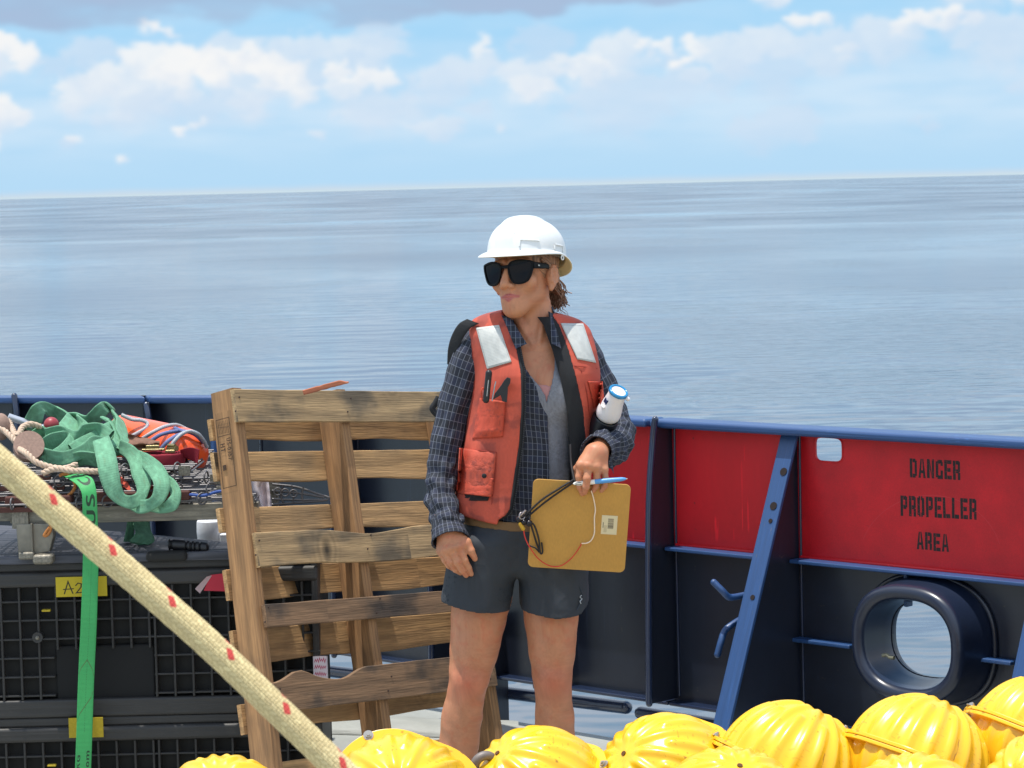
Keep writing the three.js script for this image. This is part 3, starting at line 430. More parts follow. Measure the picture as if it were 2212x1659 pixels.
// ================= crates and rack on the left =================
const black = mat([1, 1, 1], 0.55, { map: speck([52, 50, 48], 0.2, 6, 8), bumpMap: grime, bumpScale: 0.0012 });
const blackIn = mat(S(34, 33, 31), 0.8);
const yel = mat([1, 1, 1], 0.7, { map: speck([186, 160, 34], 0.12, 7) });
const gal = mat([1, 1, 1], 0.5, { metalness: 0.35, map: speck([124, 118, 106], 0.4, 8, 7), bumpMap: grime, bumpScale: 0.001 });
const wire = mat(S(104, 101, 102), 0.45, { metalness: 0.35 });
const rust = mat([1, 1, 1], 0.8, { map: speck([84, 48, 40], 0.35, 11, 8) });
const CD = 8.1;                                     // distance of the crates' front faces
const hY = (v, D = CD, u = 250) => W(u, v, D).y, hX = (u, D = CD, v = 1300) => W(u, v, D).x;
{
  const x0 = hX(-90), x1 = hX(688), depth = 0.42, cw = x1 - x0;
  const build = (top, label, seeBottom) => {
    const C = thing('plastic_crate', label, 'crate', V((x0 + x1) / 2, top - 0.47, -CD), 'stacked black plastic crates');
    const bx = (w, h, d, x, y, z, m = black, n = 'wall', r = 0.004) => part(n, rbox(w, h, d, r).translate(x, y, z), m, C);
    // lattice front: real ribs in front of an inner wall
    const yT = 0.47, rim = 0.075, lo = 0.055, fy0 = lo, fy1 = yT - rim;
    bx(cw, rim * 0.62, 0.05, 0, yT - rim * 0.69, -0.025, black, 'rim', 0.012); bx(cw - 0.016, rim * 0.42, 0.05, 0, yT - rim * 0.2, -0.036, black, 'rim', 0.01);
    bx(cw - 0.02, lo, 0.05, 0, lo / 2, -0.03, black, 'base', 0.008);
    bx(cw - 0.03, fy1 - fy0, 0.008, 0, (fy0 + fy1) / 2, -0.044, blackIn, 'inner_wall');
    bx(0.02, yT - 0.02, depth - 0.02, -cw / 2 + 0.012, yT / 2, -depth / 2, black, 'side_wall'); bx(0.02, yT - 0.02, depth - 0.02, cw / 2 - 0.012, yT / 2, -depth / 2, black, 'side_wall'); bx(cw, yT - 0.02, 0.02, 0, yT / 2, -depth + 0.01, black, 'back_wall');
    // hand hole and its frame, the shade inside painted as a near-black panel
    const hx0 = hX(112) - (x0 + x1) / 2, hx1 = hX(328) - (x0 + x1) / 2, hy1 = fy0 + 0.15;
    part('handle_shade_panel', rbox(hx1 - hx0, hy1 - fy0 + 0.02, 0.02, 0.008).translate((hx0 + hx1) / 2, (hy1 + fy0) / 2, -0.034), mat(S(15, 15, 15), 0.8), C);
    const vx = []; for (let u = -80; u < 690; u += u > 20 && u < 40 || u > 290 && u < 330 ? 12 : 40) vx.push(u);
    for (const u of vx) { const x = hX(u) - (x0 + x1) / 2, inH = u > 108 && u < 332, b = inH ? hy1 : fy0; bx(0.007, fy1 - b, 0.026, x, (fy1 + b) / 2, -0.020, black, 'lattice_rib', 0.002); }
    for (let k = 0; k < 6; k++) { const y = fy1 - (k + 0.75) * 0.057; if (y < fy0) continue; if (y < hy1 + 0.01) { bx(hx0 + cw / 2, 0.006, 0.024, (-cw / 2 + hx0) / 2, y, -0.0215, black, 'lattice_rib', 0.002); bx(cw / 2 - hx1, 0.006, 0.024, (cw / 2 + hx1) / 2, y, -0.0215, black, 'lattice_rib', 0.002); } else bx(cw - 0.03, 0.006, 0.024, 0, y, -0.0215, black, 'lattice_rib', 0.002); }
    for (const u of [78]) part('screw_boss', new THREE.CylinderGeometry(0.016, 0.016, 0.03, 18, 1).rotateX(Math.PI / 2).translate(hX(u) - (x0 + x1) / 2, fy0 + 0.19, -0.014), black, C), part('screw', new THREE.SphereGeometry(0.007, 10, 8).translate(hX(u) - (x0 + x1) / 2, fy0 + 0.19, 0.001), gal, C);
    for (const [u, dy] of [[98, 0.07], [398, 0.085]]) part('yellow_peg', rbox(0.026, 0.006, 0.02, 0.002).translate(hX(u) - (x0 + x1) / 2, fy1 - dy, -0.012), yel, C);
    return C;
  };
  const topY = hY(1212);
  const A = build(topY, 'black plastic lattice crate with yellow A2 tag, upper one of the stack');
  const Bc = build(hY(1548), 'black plastic lattice crate with blank yellow tag, lower one of the stack');
  // tags with handwriting
  const tagMap = canvasTex(256, 128, (x) => { x.fillStyle = 'rgb(192,168,30)'; x.fillRect(0, 0, 256, 128); for (let i = 0; i < 200; i++) { x.fillStyle = `rgba(90,70,10,${0.08 * rnd()})`; x.fillRect(rnd() * 256, rnd() * 128, 20 * rnd(), 3); } x.strokeStyle = '#2a2614'; x.lineWidth = 6; x.lineCap = 'round'; const L = (...p) => { x.beginPath(); p.forEach(([a, b], i) => (i ? x.lineTo(a, b) : x.moveTo(a, b))); x.stroke(); }; L([42, 108], [62, 30], [84, 106]); L([38, 80], [88, 76]); L([100, 56], [112, 40], [128, 46], [126, 68], [102, 104], [136, 100]); });
  const tm = mat([1, 1, 1], 0.7, { map: tagMap });
  const tg = (C, u0, u1, v0, v1, m) => { const a = W(u0, v0, CD - 0.004), b = W(u1, v1, CD - 0.004); const g = new THREE.BoxGeometry(b.x - a.x, a.y - b.y, 0.003); part('name_tag', g.translate((a.x + b.x) / 2 - C.position.x, (a.y + b.y) / 2 - C.position.y, 0.0045), m, C, 'yellow tag on the crate rim'); };
  tg(A, 120, 232, 1247, 1287, tm); tg(Bc, 148, 224, 1551, 1592, yel);
  // grey-black lid, its back edge running askew
  const lid = [W(-70, 1210, CD - 0.005), W(560, 1210, CD - 0.005), W(560, 1197, 8.24), W(490, 1188, CD + 0.2), W(270, 1163, 8.62), W(-70, 1139, 8.95)];
  const sh = new THREE.Shape(lid.map((p) => new THREE.Vector2(p.x, -p.z)));
  const lg = new THREE.ExtrudeGeometry(sh, { depth: 0.018, bevelEnabled: true, bevelSize: 0.004, bevelThickness: 0.004, bevelSegments: 2 }); lg.rotateX(-Math.PI / 2); lg.translate(0, topY + 0.001, 0);
  const LD = thing('crate_lid', 'grey-black plastic lid with a hand notch lying on the crates', 'lid');
  part('lid_plate', lg, mat([1, 1, 1], 0.6, { map: noiseTex(256, (u, v) => { const k = 1 + 0.5 * nz(u * 5, v * 60, 2) + 0.3 * nz(u * 9, v * 120, 6); return [66 * k, 67 * k, 74 * k]; }, true, 1, 1) }), LD);
  part('hand_notch', rbox(hX(409) - hX(320), 0.03, 0.05, 0.012).translate((hX(409) + hX(320)) / 2, topY + 0.012, -CD + 0.0), blackIn, LD);
  // red and white tape on the rim beside the pallet
  const rb = thing('flag_tape', 'red and white strip of tape stuck on the upper crate rim beside the pallet', 'tape');
  const q = (u, v, d = 0.006) => W(u, v, CD - d); const quad = (a, b, c, d) => { const g = gridGeo([[a, b], [d, c]]); return mergeAll([g, gridGeo([[a.clone().add(V(0, 0, -0.002)), d.clone().add(V(0, 0, -0.002))], [b.clone().add(V(0, 0, -0.002)), c.clone().add(V(0, 0, -0.002))]])]); };
  part('red_strip', quad(q(455, 1242), q(505, 1236), q(505, 1278), q(440, 1276)), mat(S(190, 30, 55), 0.5), rb); part('white_strip', quad(q(446, 1246, 0.03), q(458, 1243, 0.01), q(432, 1282, 0.03), q(421, 1272, 0.05)), mat(S(225, 200, 205), 0.6), rb);
  // label seen through the pallet at the crates' right end
  const lm = canvasTex(64, 128, (x) => { x.fillStyle = '#cfc6cc'; x.fillRect(0, 0, 64, 128); x.strokeStyle = '#b04a62'; x.lineWidth = 3; for (let j = 0; j < 4; j++) { x.beginPath(); for (let i = 0; i < 12; i++) x.lineTo(6 + i * 4.6, 16 + j * 30 + (i % 2 ? -7 : 7) * (0.4 + rnd())); x.stroke(); } });
  const a = W(676, 1418, CD - 0.008), b = W(709, 1482, CD - 0.008); part('paper_label', new THREE.BoxGeometry(b.x - a.x, a.y - b.y, 0.002).translate((a.x + b.x) / 2 - A.position.x, (a.y + b.y) / 2 - A.position.y, 0.008), mat([1, 1, 1], 0.8, { map: lm }), A, 'white paper label with red scribbles');
  // black corrugated handle and the white container behind the lid
  const hp = [W(362, 1176, 8.12), W(400, 1179, 8.12), W(452, 1184, 8.12)]; const hd = thing('corrugated_hose', 'short black corrugated hose lying on the crate lid', 'hose');
  const c3 = new THREE.CatmullRomCurve3(hp); { const rows = []; for (let i = 0; i <= 90; i++) { const t = i / 90, p = c3.getPoint(t), x = t * 92, gap = [9, 13, 49, 58, 66, 75].some((k) => Math.abs(x - k) < 1.3) ? 0.78 : 1, e = Math.min(1, Math.sqrt(Math.min(t, 1 - t) * 22) + 0.02), row = []; for (let j = 0; j <= 14; j++) { const an = j / 14 * Math.PI * 2; row.push(V(p.x, p.y + Math.sin(an) * 0.017 * gap * e, p.z + Math.cos(an) * 0.017 * gap * e)); } rows.push(row); } part('hose', gridGeo(rows, null, true), mat(S(26, 26, 30), 0.4), hd); }
  const cn = W(456, 1186, 9.0), WC = thing('white_container', 'white plastic container with stepped rim behind the black hose', 'container', V(cn.x, cn.y, cn.z));
  part('body', new THREE.LatheGeometry([[0, 0], [0.042, 0], [0.046, 0.062], [0.045, 0.092], [0.041, 0.098], [0, 0.098]].map((p) => new THREE.Vector2(...p)), 32), mat(S(222, 222, 226), 0.45), WC); part('box', rbox(0.05, 0.07, 0.05, 0.004).translate(0.06, 0.02, 0.03), mat(S(215, 216, 220), 0.5), WC);
}
// ---- galvanised rack ----
const BY = hY(1092);                                 // top of the rack beam
{
  const RK = thing('steel_rack', 'dull galvanised steel rack with leg and foot standing on the crate lid', 'rack');
  const b0 = W(50, 1108, CD), b1 = W(560, 1108, CD + 0.02), bw = 0.05;
  part('front_beam', rbox(b1.x - b0.x, 0.05, bw, 0.003).translate((b0.x + b1.x) / 2, BY - 0.025, -CD - bw / 2), gal, RK);
  part('beam_lip', rbox(0.05, 0.062, 0.06, 0.003).translate(hX(52), BY - 0.03, -CD - 0.015), gal, RK);
  part('end_beam', rbox(0.16, 0.046, 0.04, 0.003).translate(hX(-22), BY - 0.02, -CD - 0.05), gal, RK);
  part('side_beam', rbox(0.05, 0.05, 0.75, 0.003).translate(hX(40), BY - 0.027, -CD - 0.42), gal, RK);
  part('back_beam', rbox(b1.x - b0.x, 0.05, bw, 0.003).translate((b0.x + b1.x) / 2, BY - 0.026, -CD - 0.75), gal, RK);
  const lx0 = hX(45), lx1 = hX(122), ly = hY(1206);
  const prof = [[lx0, BY - 0.05], [lx1 - 0.004, BY - 0.05], [lx1 - 0.002, BY - 0.085], [lx1 - 0.014, ly + 0.03], [lx0 + 0.004, ly + 0.014]];
  const lg = new THREE.ExtrudeGeometry(new THREE.Shape(prof.map((p) => new THREE.Vector2(...p))), { depth: 0.045, bevelEnabled: true, bevelSize: 0.003, bevelThickness: 0.003, bevelSegments: 2 }); part('leg', lg.translate(0, 0, -CD - 0.03), gal, RK);
  part('leg_web', rbox(0.006, 0.09, 0.02, 0.002).translate(hX(78), (BY + ly) / 2 - 0.01, -CD + 0.024), gal, RK);
  part('foot', rbox(hX(124) - hX(80), 0.03, 0.05, 0.01, 3).translate((hX(124) + hX(80)) / 2, ly + 0.008, -CD + 0.03), gal, RK); part('foot', rbox(hX(82) - hX(48), 0.022, 0.05, 0.006, 3).translate((hX(82) + hX(48)) / 2, ly + 0.018, -CD + 0.012), gal, RK);
  part('leg', rbox(0.05, BY - 0.05, 0.05, 0.003).translate(hX(40), (BY - 0.05) / 2, -CD - 0.76), gal, RK); part('leg', rbox(0.05, BY - 0.05, 0.05, 0.003).translate(b1.x - 0.03, (BY - 0.05) / 2, -CD - 0.76), gal, RK);
  // cord tied round the beam
  const ct = mat([1, 1, 1], 0.8, { map: speck([176, 112, 56], 0.3, 12, 20) });
  solo('knotted_tan_line', tube([[76, 1092], [84, 1098], [96, 1108], [106, 1124], [110, 1140], [104, 1154], [95, 1158], [100, 1148], [108, 1138]].map(([u, v]) => W(u, v, CD - 0.035)), 0.0048, 60, 7), ct, 'thin tan cord knotted round the rack leg', 'cord');
  solo('looped_tan_line', tube([[128, 1028], [138, 1024], [152, 1030], [162, 1046], [158, 1060], [148, 1070], [140, 1078]].map(([u, v]) => W(u, v, CD - 0.0)), 0.0052, 50, 7), ct, 'thin tan cord looping over the wire trays left of the green strap', 'cord');
}
// ---- wire trays ----
{
  const tray = (u0, u1, y, D0, D1, label, n, tilt) => {
    const a = W(u0, 1040, (D0 + D1) / 2).x, b = W(u1, 1040, (D0 + D1) / 2).x, T = thing('wire_tray', label, 'tray', V((a + b) / 2, y, -(D0 + D1) / 2), 'stacked wire trays');
    const L = b - a, d = D1 - D0; T.rotation.y = tilt;
    for (let k = 0; k <= n; k++) { const z = -d / 2 + d * k / n; part('rod', bar(V(-L / 2, 0.004 * nz(k, 1, 1), z), V(L / 2, 0.004 * nz(k, 5, 1), z), 0.0036, 6), wire, T); }
    for (let k = 0; k <= 9; k++) { const x = -L / 2 + L * k / 9; part('cross_rod', bar(V(x, -0.007, -d / 2), V(x, -0.007, d / 2), 0.0034, 6), wire, T); }
    for (let k = 0; k < 9; k++) { const x = -L / 2 + L * (k + 0.35 + 0.3 * rnd()) / 9; part('ring', new THREE.TorusGeometry(0.017, 0.0028, 6, 18).rotateY(0.5 + rnd()).translate(x, 0.004, d / 2 + 0.004), wire, T); }
    part('end_plate', rbox(0.035, 0.03, 0.004, 0.001).translate(L / 2 - 0.02, -0.004, d / 2 + 0.003), gal, T);
    part('front_angle', rbox(L * 0.34, 0.014, 0.02, 0.002).translate(-L * 0.26, -0.016, d / 2 - 0.012), rust, T, 'rusty angle bar along the tray front');
    return T;
  };
  tray(-60, 560, BY + 0.012, 8.08, 8.5, 'wire tray lowest in the stack on the steel rack', 11, 0.02);
  tray(-80, 520, BY + 0.042, 8.1, 8.62, 'wire tray second from below in the stack on the steel rack', 12, -0.03);
  tray(-70, 492, BY + 0.072, 8.12, 8.6, 'wire tray third from below in the stack on the steel rack', 12, 0.035);
  tray(-60, 440, BY + 0.102, 8.12, 8.7, 'wire tray on top of the stack, under the green slings', 12, -0.01);
  solo('rusty_bar', rbox(hX(165) - hX(20), 0.03, 0.05, 0.006).translate((hX(20) + hX(165)) / 2, hY(1077), -CD - 0.02 + 0.012), rust, 'dark rusty bar under the wire trays at the left', 'bar');
  solo('rusty_bar', rbox(hX(420) - hX(210), 0.028, 0.05, 0.006).translate((hX(210) + hX(420)) / 2, hY(1072), -CD + 0.0), rust, 'dark rusty bar under the wire trays behind the hanging green loop', 'bar');
  // trap end seen through the pallet, with the rag
  const TE = thing('wire_basket', 'bent wire basket end behind the pallet beside the white rag', 'basket');
  const w8 = (u, v, d = 8.35) => W(u, v, d);
  for (const pts of [[[588, 1046], [640, 1052], [690, 1068], [712, 1076], [690, 1082], [588, 1090]], [[588, 1060], [650, 1066], [700, 1074]], [[588, 1078], [650, 1080], [705, 1079]], [[630, 1048], [634, 1068], [632, 1088]], [[612, 1048], [606, 1066], [612, 1086]], [[655, 1052], [652, 1070], [656, 1086]]]) part('wire', tube(pts.map(([u, v]) => w8(u, v)), 0.0038, 30, 6), wire, TE);
  for (const [u, v] of [[600, 1062], [616, 1064], [634, 1066]]) part('ring', new THREE.TorusGeometry(0.011, 0.0024, 6, 16).translate(...w8(u, v, 8.33).toArray()), wire, TE);
  const rag = []; for (let i = 0; i <= 16; i++) { const row = []; for (let j = 0; j <= 16; j++) { const t = i / 16, s = j / 16; const p = W(lerp(lerp(520, 556, t), lerp(580, 588, t), s), lerp(1040, 1097, t), 8.22 + 0.02 * Math.sin(s * 9 + t * 2) + 0.01 * nz(s * 3, t * 3, 1)); row.push(p); } rag.push(row); }
  solo('white_rag', gridGeo(rag), mat(S(216, 206, 212), 0.9, { bumpMap: clothBump, bumpScale: 0.0006 }), 'pale pinkish rag hanging over the wire behind the pallet', 'rag');
  solo('blue_line', tube([[405, 1068], [440, 1070], [470, 1062], [500, 1060]].map(([u, v]) => W(u, v, 8.08)), 0.0045, 30, 7), mat(S(38, 76, 150), 0.6), 'blue braided line lying across the trays left of the pallet', 'line');
}
// ---- orange buoy with its lashing, red strap roll, brown cloth ----
{
  const a = W(268, 952, 8.62), b = W(425, 985, 8.42), OB = thing('orange_buoy', 'long bright orange pot buoy lying on the trays with cord round it', 'buoy');
  const L = a.distanceTo(b), r = 0.082; const pr = [[0, -0.06], [0.05, -0.055], [r, -0.01], [r, L * 0.6], [r * 0.97, L * 0.8]]; for (let k = 1; k <= 10; k++) pr.push([r * 0.97 * Math.cos(k / 10 * Math.PI / 2), L * 0.8 + (r * 1.05) * Math.sin(k / 10 * Math.PI / 2)]);
  const g = new THREE.LatheGeometry(pr.map((p) => new THREE.Vector2(Math.max(p[0], 0.0001), p[1])), 48); const q = new THREE.Quaternion().setFromUnitVectors(V(0, 1, 0), b.clone().sub(a).normalize()); g.applyQuaternion(q); g.translate(a.x, a.y, a.z);
  part('float_body', g, mat([0.95, 0.10, 0.012], 0.32, { clearcoat: 0.4, clearcoatRoughness: 0.2, bumpMap: grime, bumpScale: 0.002 }), OB);
  const braid = (c1, c2, z) => mat([1, 1, 1], 0.75, { map: noiseTex(64, (u, v) => (((u * 8 + v * 2) % 2) < 0.7 || nz(u * 20, v * 9, z) > 0.3 ? c1 : c2), true, 60, 1) });
  const wb = braid([222, 214, 196], [96, 116, 150], 1), bb = braid([44, 66, 130], [120, 130, 160], 4);
  const cord = (pts, m, label) => solo('lashing_cord', tube(pts.map(([u, v, d]) => W(u, v, d)), 0.0062, 60, 8), m, label, 'cord');
  cord([[262, 896, 8.5], [285, 906, 8.5], [305, 908, 8.5], [318, 914, 8.5], [316, 924, 8.49], [300, 934, 8.48], [285, 942, 8.47]], wb, 'white and blue cord curving over the upper end of the orange buoy');
  cord([[304, 950, 8.42], [330, 934, 8.4], [355, 922, 8.42], [380, 918, 8.46], [400, 926, 8.48], [412, 932, 8.48]], wb, 'white and blue cord arching over the middle of the orange buoy');
  cord([[366, 972, 8.3], [376, 954, 8.3], [392, 938, 8.32], [410, 932, 8.36], [428, 938, 8.38], [440, 952, 8.4], [447, 966, 8.42]], wb, 'white and blue cord arching round the rounded end of the orange buoy');
  cord([[321, 956, 8.36], [345, 940, 8.36], [370, 933, 8.38], [395, 931, 8.4], [420, 938, 8.4], [440, 956, 8.42]], bb, 'dark blue cord crossing the orange buoy');
  cord([[346, 972, 8.3], [362, 954, 8.3], [380, 942, 8.33], [398, 934, 8.36], [378, 925, 8.42]], bb, 'dark blue knotted cord end on the orange buoy');
  // coiled webbing
  const c = W(350, 993, 8.3), RS = thing('strap_roll', 'dark red ratchet strap rolled up beside the orange buoy', 'strap', c);
  const redW = mat([1, 1, 1], 0.8, { map: speck([142, 26, 44], 0.16, 13, 30), bumpMap: clothBump, bumpScale: 0.0005 });
  const pts = []; for (let k = 0; k <= 130; k++) { const t = k / 130 * Math.PI * 2 * 6, rr = 0.024 + 0.052 * k / 130; pts.push([V(Math.cos(t) * rr, 0, Math.sin(t) * rr), V(0, 0.021, 0)]); } part('webbing', ribbon(pts, 0.005, 420), redW, RS);
  part('loose_end', ribbon([[V(0.06, 0.02, 0.02), V(0, 0.012, 0.012)], [V(0.09, 0.018, 0.02), V(0, 0.02, 0.006)], [V(0.115, 0.008, 0.03), V(0.004, 0.024, 0)]], 0.003, 16), redW, RS);
  const br = mat(S(150, 136, 96), 0.35, { metalness: 0.7 });
  part('ratchet', [rbox(0.07, 0.006, 0.03, 0.002).translate(-0.022, 0.034, 0.02), rbox(0.04, 0.008, 0.018, 0.002).translate(-0.025, 0.043, 0.015), bar(V(0.02, 0.034, 0.0), V(0.05, 0.036, 0.03), 0.008, 12), bar(V(0.022, 0.044, 0.006), V(0.045, 0.044, 0.03), 0.006, 12), rbox(0.03, 0.01, 0.02, 0.003).translate(0.03, 0.028, 0.03)], br, RS);
  // brown cloth
  const rows = []; for (let i = 0; i <= 20; i++) { const row = []; for (let j = 0; j <= 14; j++) { const t = i / 20, s = j / 14; row.push(W(lerp(276, 345, t), lerp(lerp(938, 952, t), lerp(976, 972, t), s) + 3 * nz(t * 4, s * 3, 1), 8.34 - 0.07 * s + 0.018 * nz(t * 5, s * 4, 4) + 0.02 * Math.sin(s * 8 + t * 3))); } rows.push(row); }
  solo('brown_cloth', gridGeo(rows, (i, j) => [i / 20, j / 14]), mat([1, 1, 1], 0.9, { map: speck([124, 88, 70], 0.2, 14, 10), bumpMap: clothBump, bumpScale: 0.001 }), 'crumpled brown cloth end between the green slings and the orange buoy', 'cloth');
}
// ---- green lifting slings ----
{
  const gT = noiseTex(256, (u, v) => { const k = 1 + 0.25 * tn(u, v, 6, 3, 4) + 0.06 * Math.sin(v * 500), st = sst(0.1, 0.35, tn(u, v, 3, 8, 3)); return [lerp(112, 122, st) * k, lerp(166, 148, st) * k, lerp(132, 114, st) * k]; }, true, 1, 4);
  const gm = mat([1, 1, 1], 0.85, { map: gT, bumpMap: clothBump, bumpScale: 0.0012, sheen: 0.2 });
  // control: u, v, D, then half width as du, dv, dD(m)
  const rib = (list, seg = 90, th = 0.012, pf = 0.004) => ribbon(list.map(([u, v, D, du, dv, dd], i) => { const a = list[Math.max(0, i - 1)], b = list[Math.min(list.length - 1, i + 1)], s = (b[0] - a[0]) * dv - (b[1] - a[1]) * du < 0 ? -1 : 1; const w = 1.12 + 0.3 * nz(u * 0.06, v * 0.06, 3), p = W(u + 3 * nz(u * 0.05, v * 0.05, 7), v + 3 * nz(u * 0.05, v * 0.05, 1), D), q = W(u + du * s * w, v + dv * s * w, D + dd * s + 0.006 * nz(u * 0.09, v * 0.09, 5)); return [p, q.sub(p)]; }), th, seg, 2, pf);
  const G = thing('lifting_sling', 'faded green webbing sling heaped in folds on the wire trays', 'sling');
  part('fold', rib([[62, 930, 8.55, 14, 6, 0.02], [72, 908, 8.52, 16, 4, 0.01], [84, 885, 8.52, 12, 6, 0.03], [100, 884, 8.58, 5, 14, 0.02], [120, 890, 8.62, 2, 14, 0.01], [140, 898, 8.6, 3, 12, 0.02], [155, 902, 8.56, 10, 10, 0.01], [150, 925, 8.46, 20, 8, 0.01], [132, 952, 8.4, 22, 12, 0], [112, 975, 8.34, 18, 20, 0], [95, 990, 8.3, 10, 22, 0]]), gm, G);
  part('fold', rib([[60, 985, 8.32, 4, 14, 0.02], [90, 968, 8.3, 6, 18, 0.02], [120, 958, 8.3, 8, 18, 0.01], [150, 950, 8.3, 10, 18, 0.01], [165, 940, 8.34, 12, 12, 0.01], [160, 962, 8.26, 14, 18, 0], [140, 985, 8.22, 16, 16, 0], [105, 1000, 8.22, 14, 14, 0.02]]), gm, G);
  part('fold', rib([[140, 905, 8.6, 4, 10, 0.02], [165, 902, 8.58, 3, 10, 0.02], [190, 912, 8.52, 2, 11, 0.01], [207, 900, 8.5, 12, 8, 0.01], [222, 884, 8.5, 12, 8, 0.02], [236, 882, 8.54, 8, 10, 0.03], [252, 898, 8.52, 10, 12, 0.01], [258, 918, 8.44, 12, 12, 0], [240, 930, 8.36, 14, 14, 0], [215, 945, 8.3, 14, 14, 0], [185, 962, 8.26, 14, 14, 0], [160, 978, 8.22, 10, 14, 0]]), gm, G);
  part('fold', rib([[228, 908, 8.46, 14, 8, 0.01], [250, 920, 8.4, 14, 10, 0], [262, 940, 8.34, 16, 12, 0], [262, 962, 8.28, 18, 12, 0], [240, 972, 8.26, 14, 14, 0.01], [215, 966, 8.28, 6, 14, 0.02], [190, 974, 8.26, 4, 14, 0.02], [150, 982, 8.26, 3, 14, 0.02]]), gm, G);
  part('fold', rib([[150, 1000, 8.2, 2, 14, 0.02], [180, 990, 8.18, 3, 14, 0.02], [205, 992, 8.16, 2, 15, 0.02], [228, 1000, 8.16, 2, 14, 0.02]]), gm, G);
  part('fold', rib([[255, 900, 8.5, 10, 10, 0.02], [262, 915, 8.42, 10, 14, 0.01], [266, 940, 8.34, 14, 14, 0.0], [276, 962, 8.28, 14, 12, 0.0], [268, 980, 8.24, 14, 10, 0.01]]), gm, G);
  part('fold', rib([[100, 940, 8.34, 3, 12, 0.01], [130, 934, 8.32, 2, 13, 0.01], [160, 944, 8.28, -4, 13, 0.0], [185, 930, 8.3, 5, 12, 0.01], [212, 926, 8.3, -2, 13, 0.01], [236, 944, 8.26, -10, 10, 0]]), gm, G);
  part('fold', rib([[70, 948, 8.4, 5, 12, 0.01], [92, 936, 8.42, 5, 12, 0.01], [104, 950, 8.38, -11, 6, 0], [100, 978, 8.3, -12, -1, 0], [112, 1000, 8.24, -8, 9, 0], [140, 1008, 8.22, -1, 12, 0]]), gm, G);
  part('fold', rib([[50, 960, 8.3, 5, 12, 0.01], [74, 968, 8.26, 3, 14, 0.01], [104, 985, 8.2, 2, 14, 0.01], [140, 990, 8.18, 0, 14, 0], [176, 976, 8.18, 3, 14, 0], [206, 960, 8.2, 5, 13, 0], [230, 958, 8.2, 0, 13, 0]]), gm, G);
  part('fold', rib([[168, 908, 8.5, 3, 12, 0.01], [180, 926, 8.4, -12, 6, 0.01], [176, 950, 8.3, -13, -1, 0], [192, 972, 8.22, -9, 10, 0], [216, 984, 8.18, -5, 12, 0]]), gm, G);
  part('hanging_loop', rib([[218, 950, 8.16, 16, -4, 0.02], [226, 975, 8.1, 20, -4, 0], [232, 1002, 8.06, 20, -3, 0], [237, 1032, 8.04, 19, -4, 0], [247, 1060, 8.03, 13, -9, 0], [264, 1079, 8.03, 6, -12, 0], [285, 1085, 8.03, 0, -13, 0], [302, 1076, 8.04, -9, -10, 0], [310, 1052, 8.06, -15, 0, 0], [306, 1025, 8.09, -16, 3, 0], [296, 998, 8.13, -14, 7, 0], [280, 976, 8.18, -10, 11, 0.01], [258, 964, 8.24, -4, 13, 0.02]], 120), gm, G);
  part('hanging_loop', rib([[286, 984, 8.2, -2, 13, 0.01], [318, 998, 8.1, -8, 12, 0], [340, 1020, 8.04, -14, 8, 0], [349, 1048, 8.0, -16, 0, 0], [343, 1074, 7.99, -13, -6, 0], [326, 1090, 8.0, -4, -11, 0], [300, 1094, 8.04, 0, -12, 0], [276, 1088, 8.08, 0, -10, 0]], 90), gm, G);
  part('hanging_loop', rib([[350, 1028, 8.1, -5, 9, 0], [374, 1048, 8.03, -10, 6, 0], [380, 1070, 8.0, -11, 0, 0], [371, 1089, 7.99, -8, -9, 0], [350, 1097, 8.01, -1, -10, 0], [326, 1094, 8.03, 0, -9, 0]], 50), gm, G);
  const orange = mat([1, 1, 1], 0.7, { map: speck([206, 84, 62], 0.12, 15) });
  part('orange_sleeve', rib([[246, 1018, 8.14, 10, 6, 0], [262, 1038, 8.12, 12, 6, 0], [276, 1060, 8.1, 10, 8, 0]], 20), orange, G, 'orange tag sleeve inside the loop'); part('orange_sleeve', rib([[302, 1040, 8.16, 6, 12, 0], [320, 1058, 8.14, 6, 12, 0], [334, 1062, 8.13, 6, 10, 0]], 20), orange, G, 'orange tag sleeve inside the loop');
  const G2 = thing('lifting_sling', 'dark green sling end hanging below the rack beam', 'sling');
  part('fold', rib([[284, 1118, 8.34, 8, 2, 0.01], [282, 1140, 8.34, 8, 2, 0.01], [278, 1170, 8.34, 10, 0, 0.01]], 24), gm, G2); part('fold', rib([[305, 1118, 8.36, 16, 0, 0.01], [308, 1140, 8.34, 18, 4, 0.01], [312, 1160, 8.3, 18, 8, 0.01], [300, 1174, 8.28, 20, 4, 0.01]], 30), gm, G2);
}
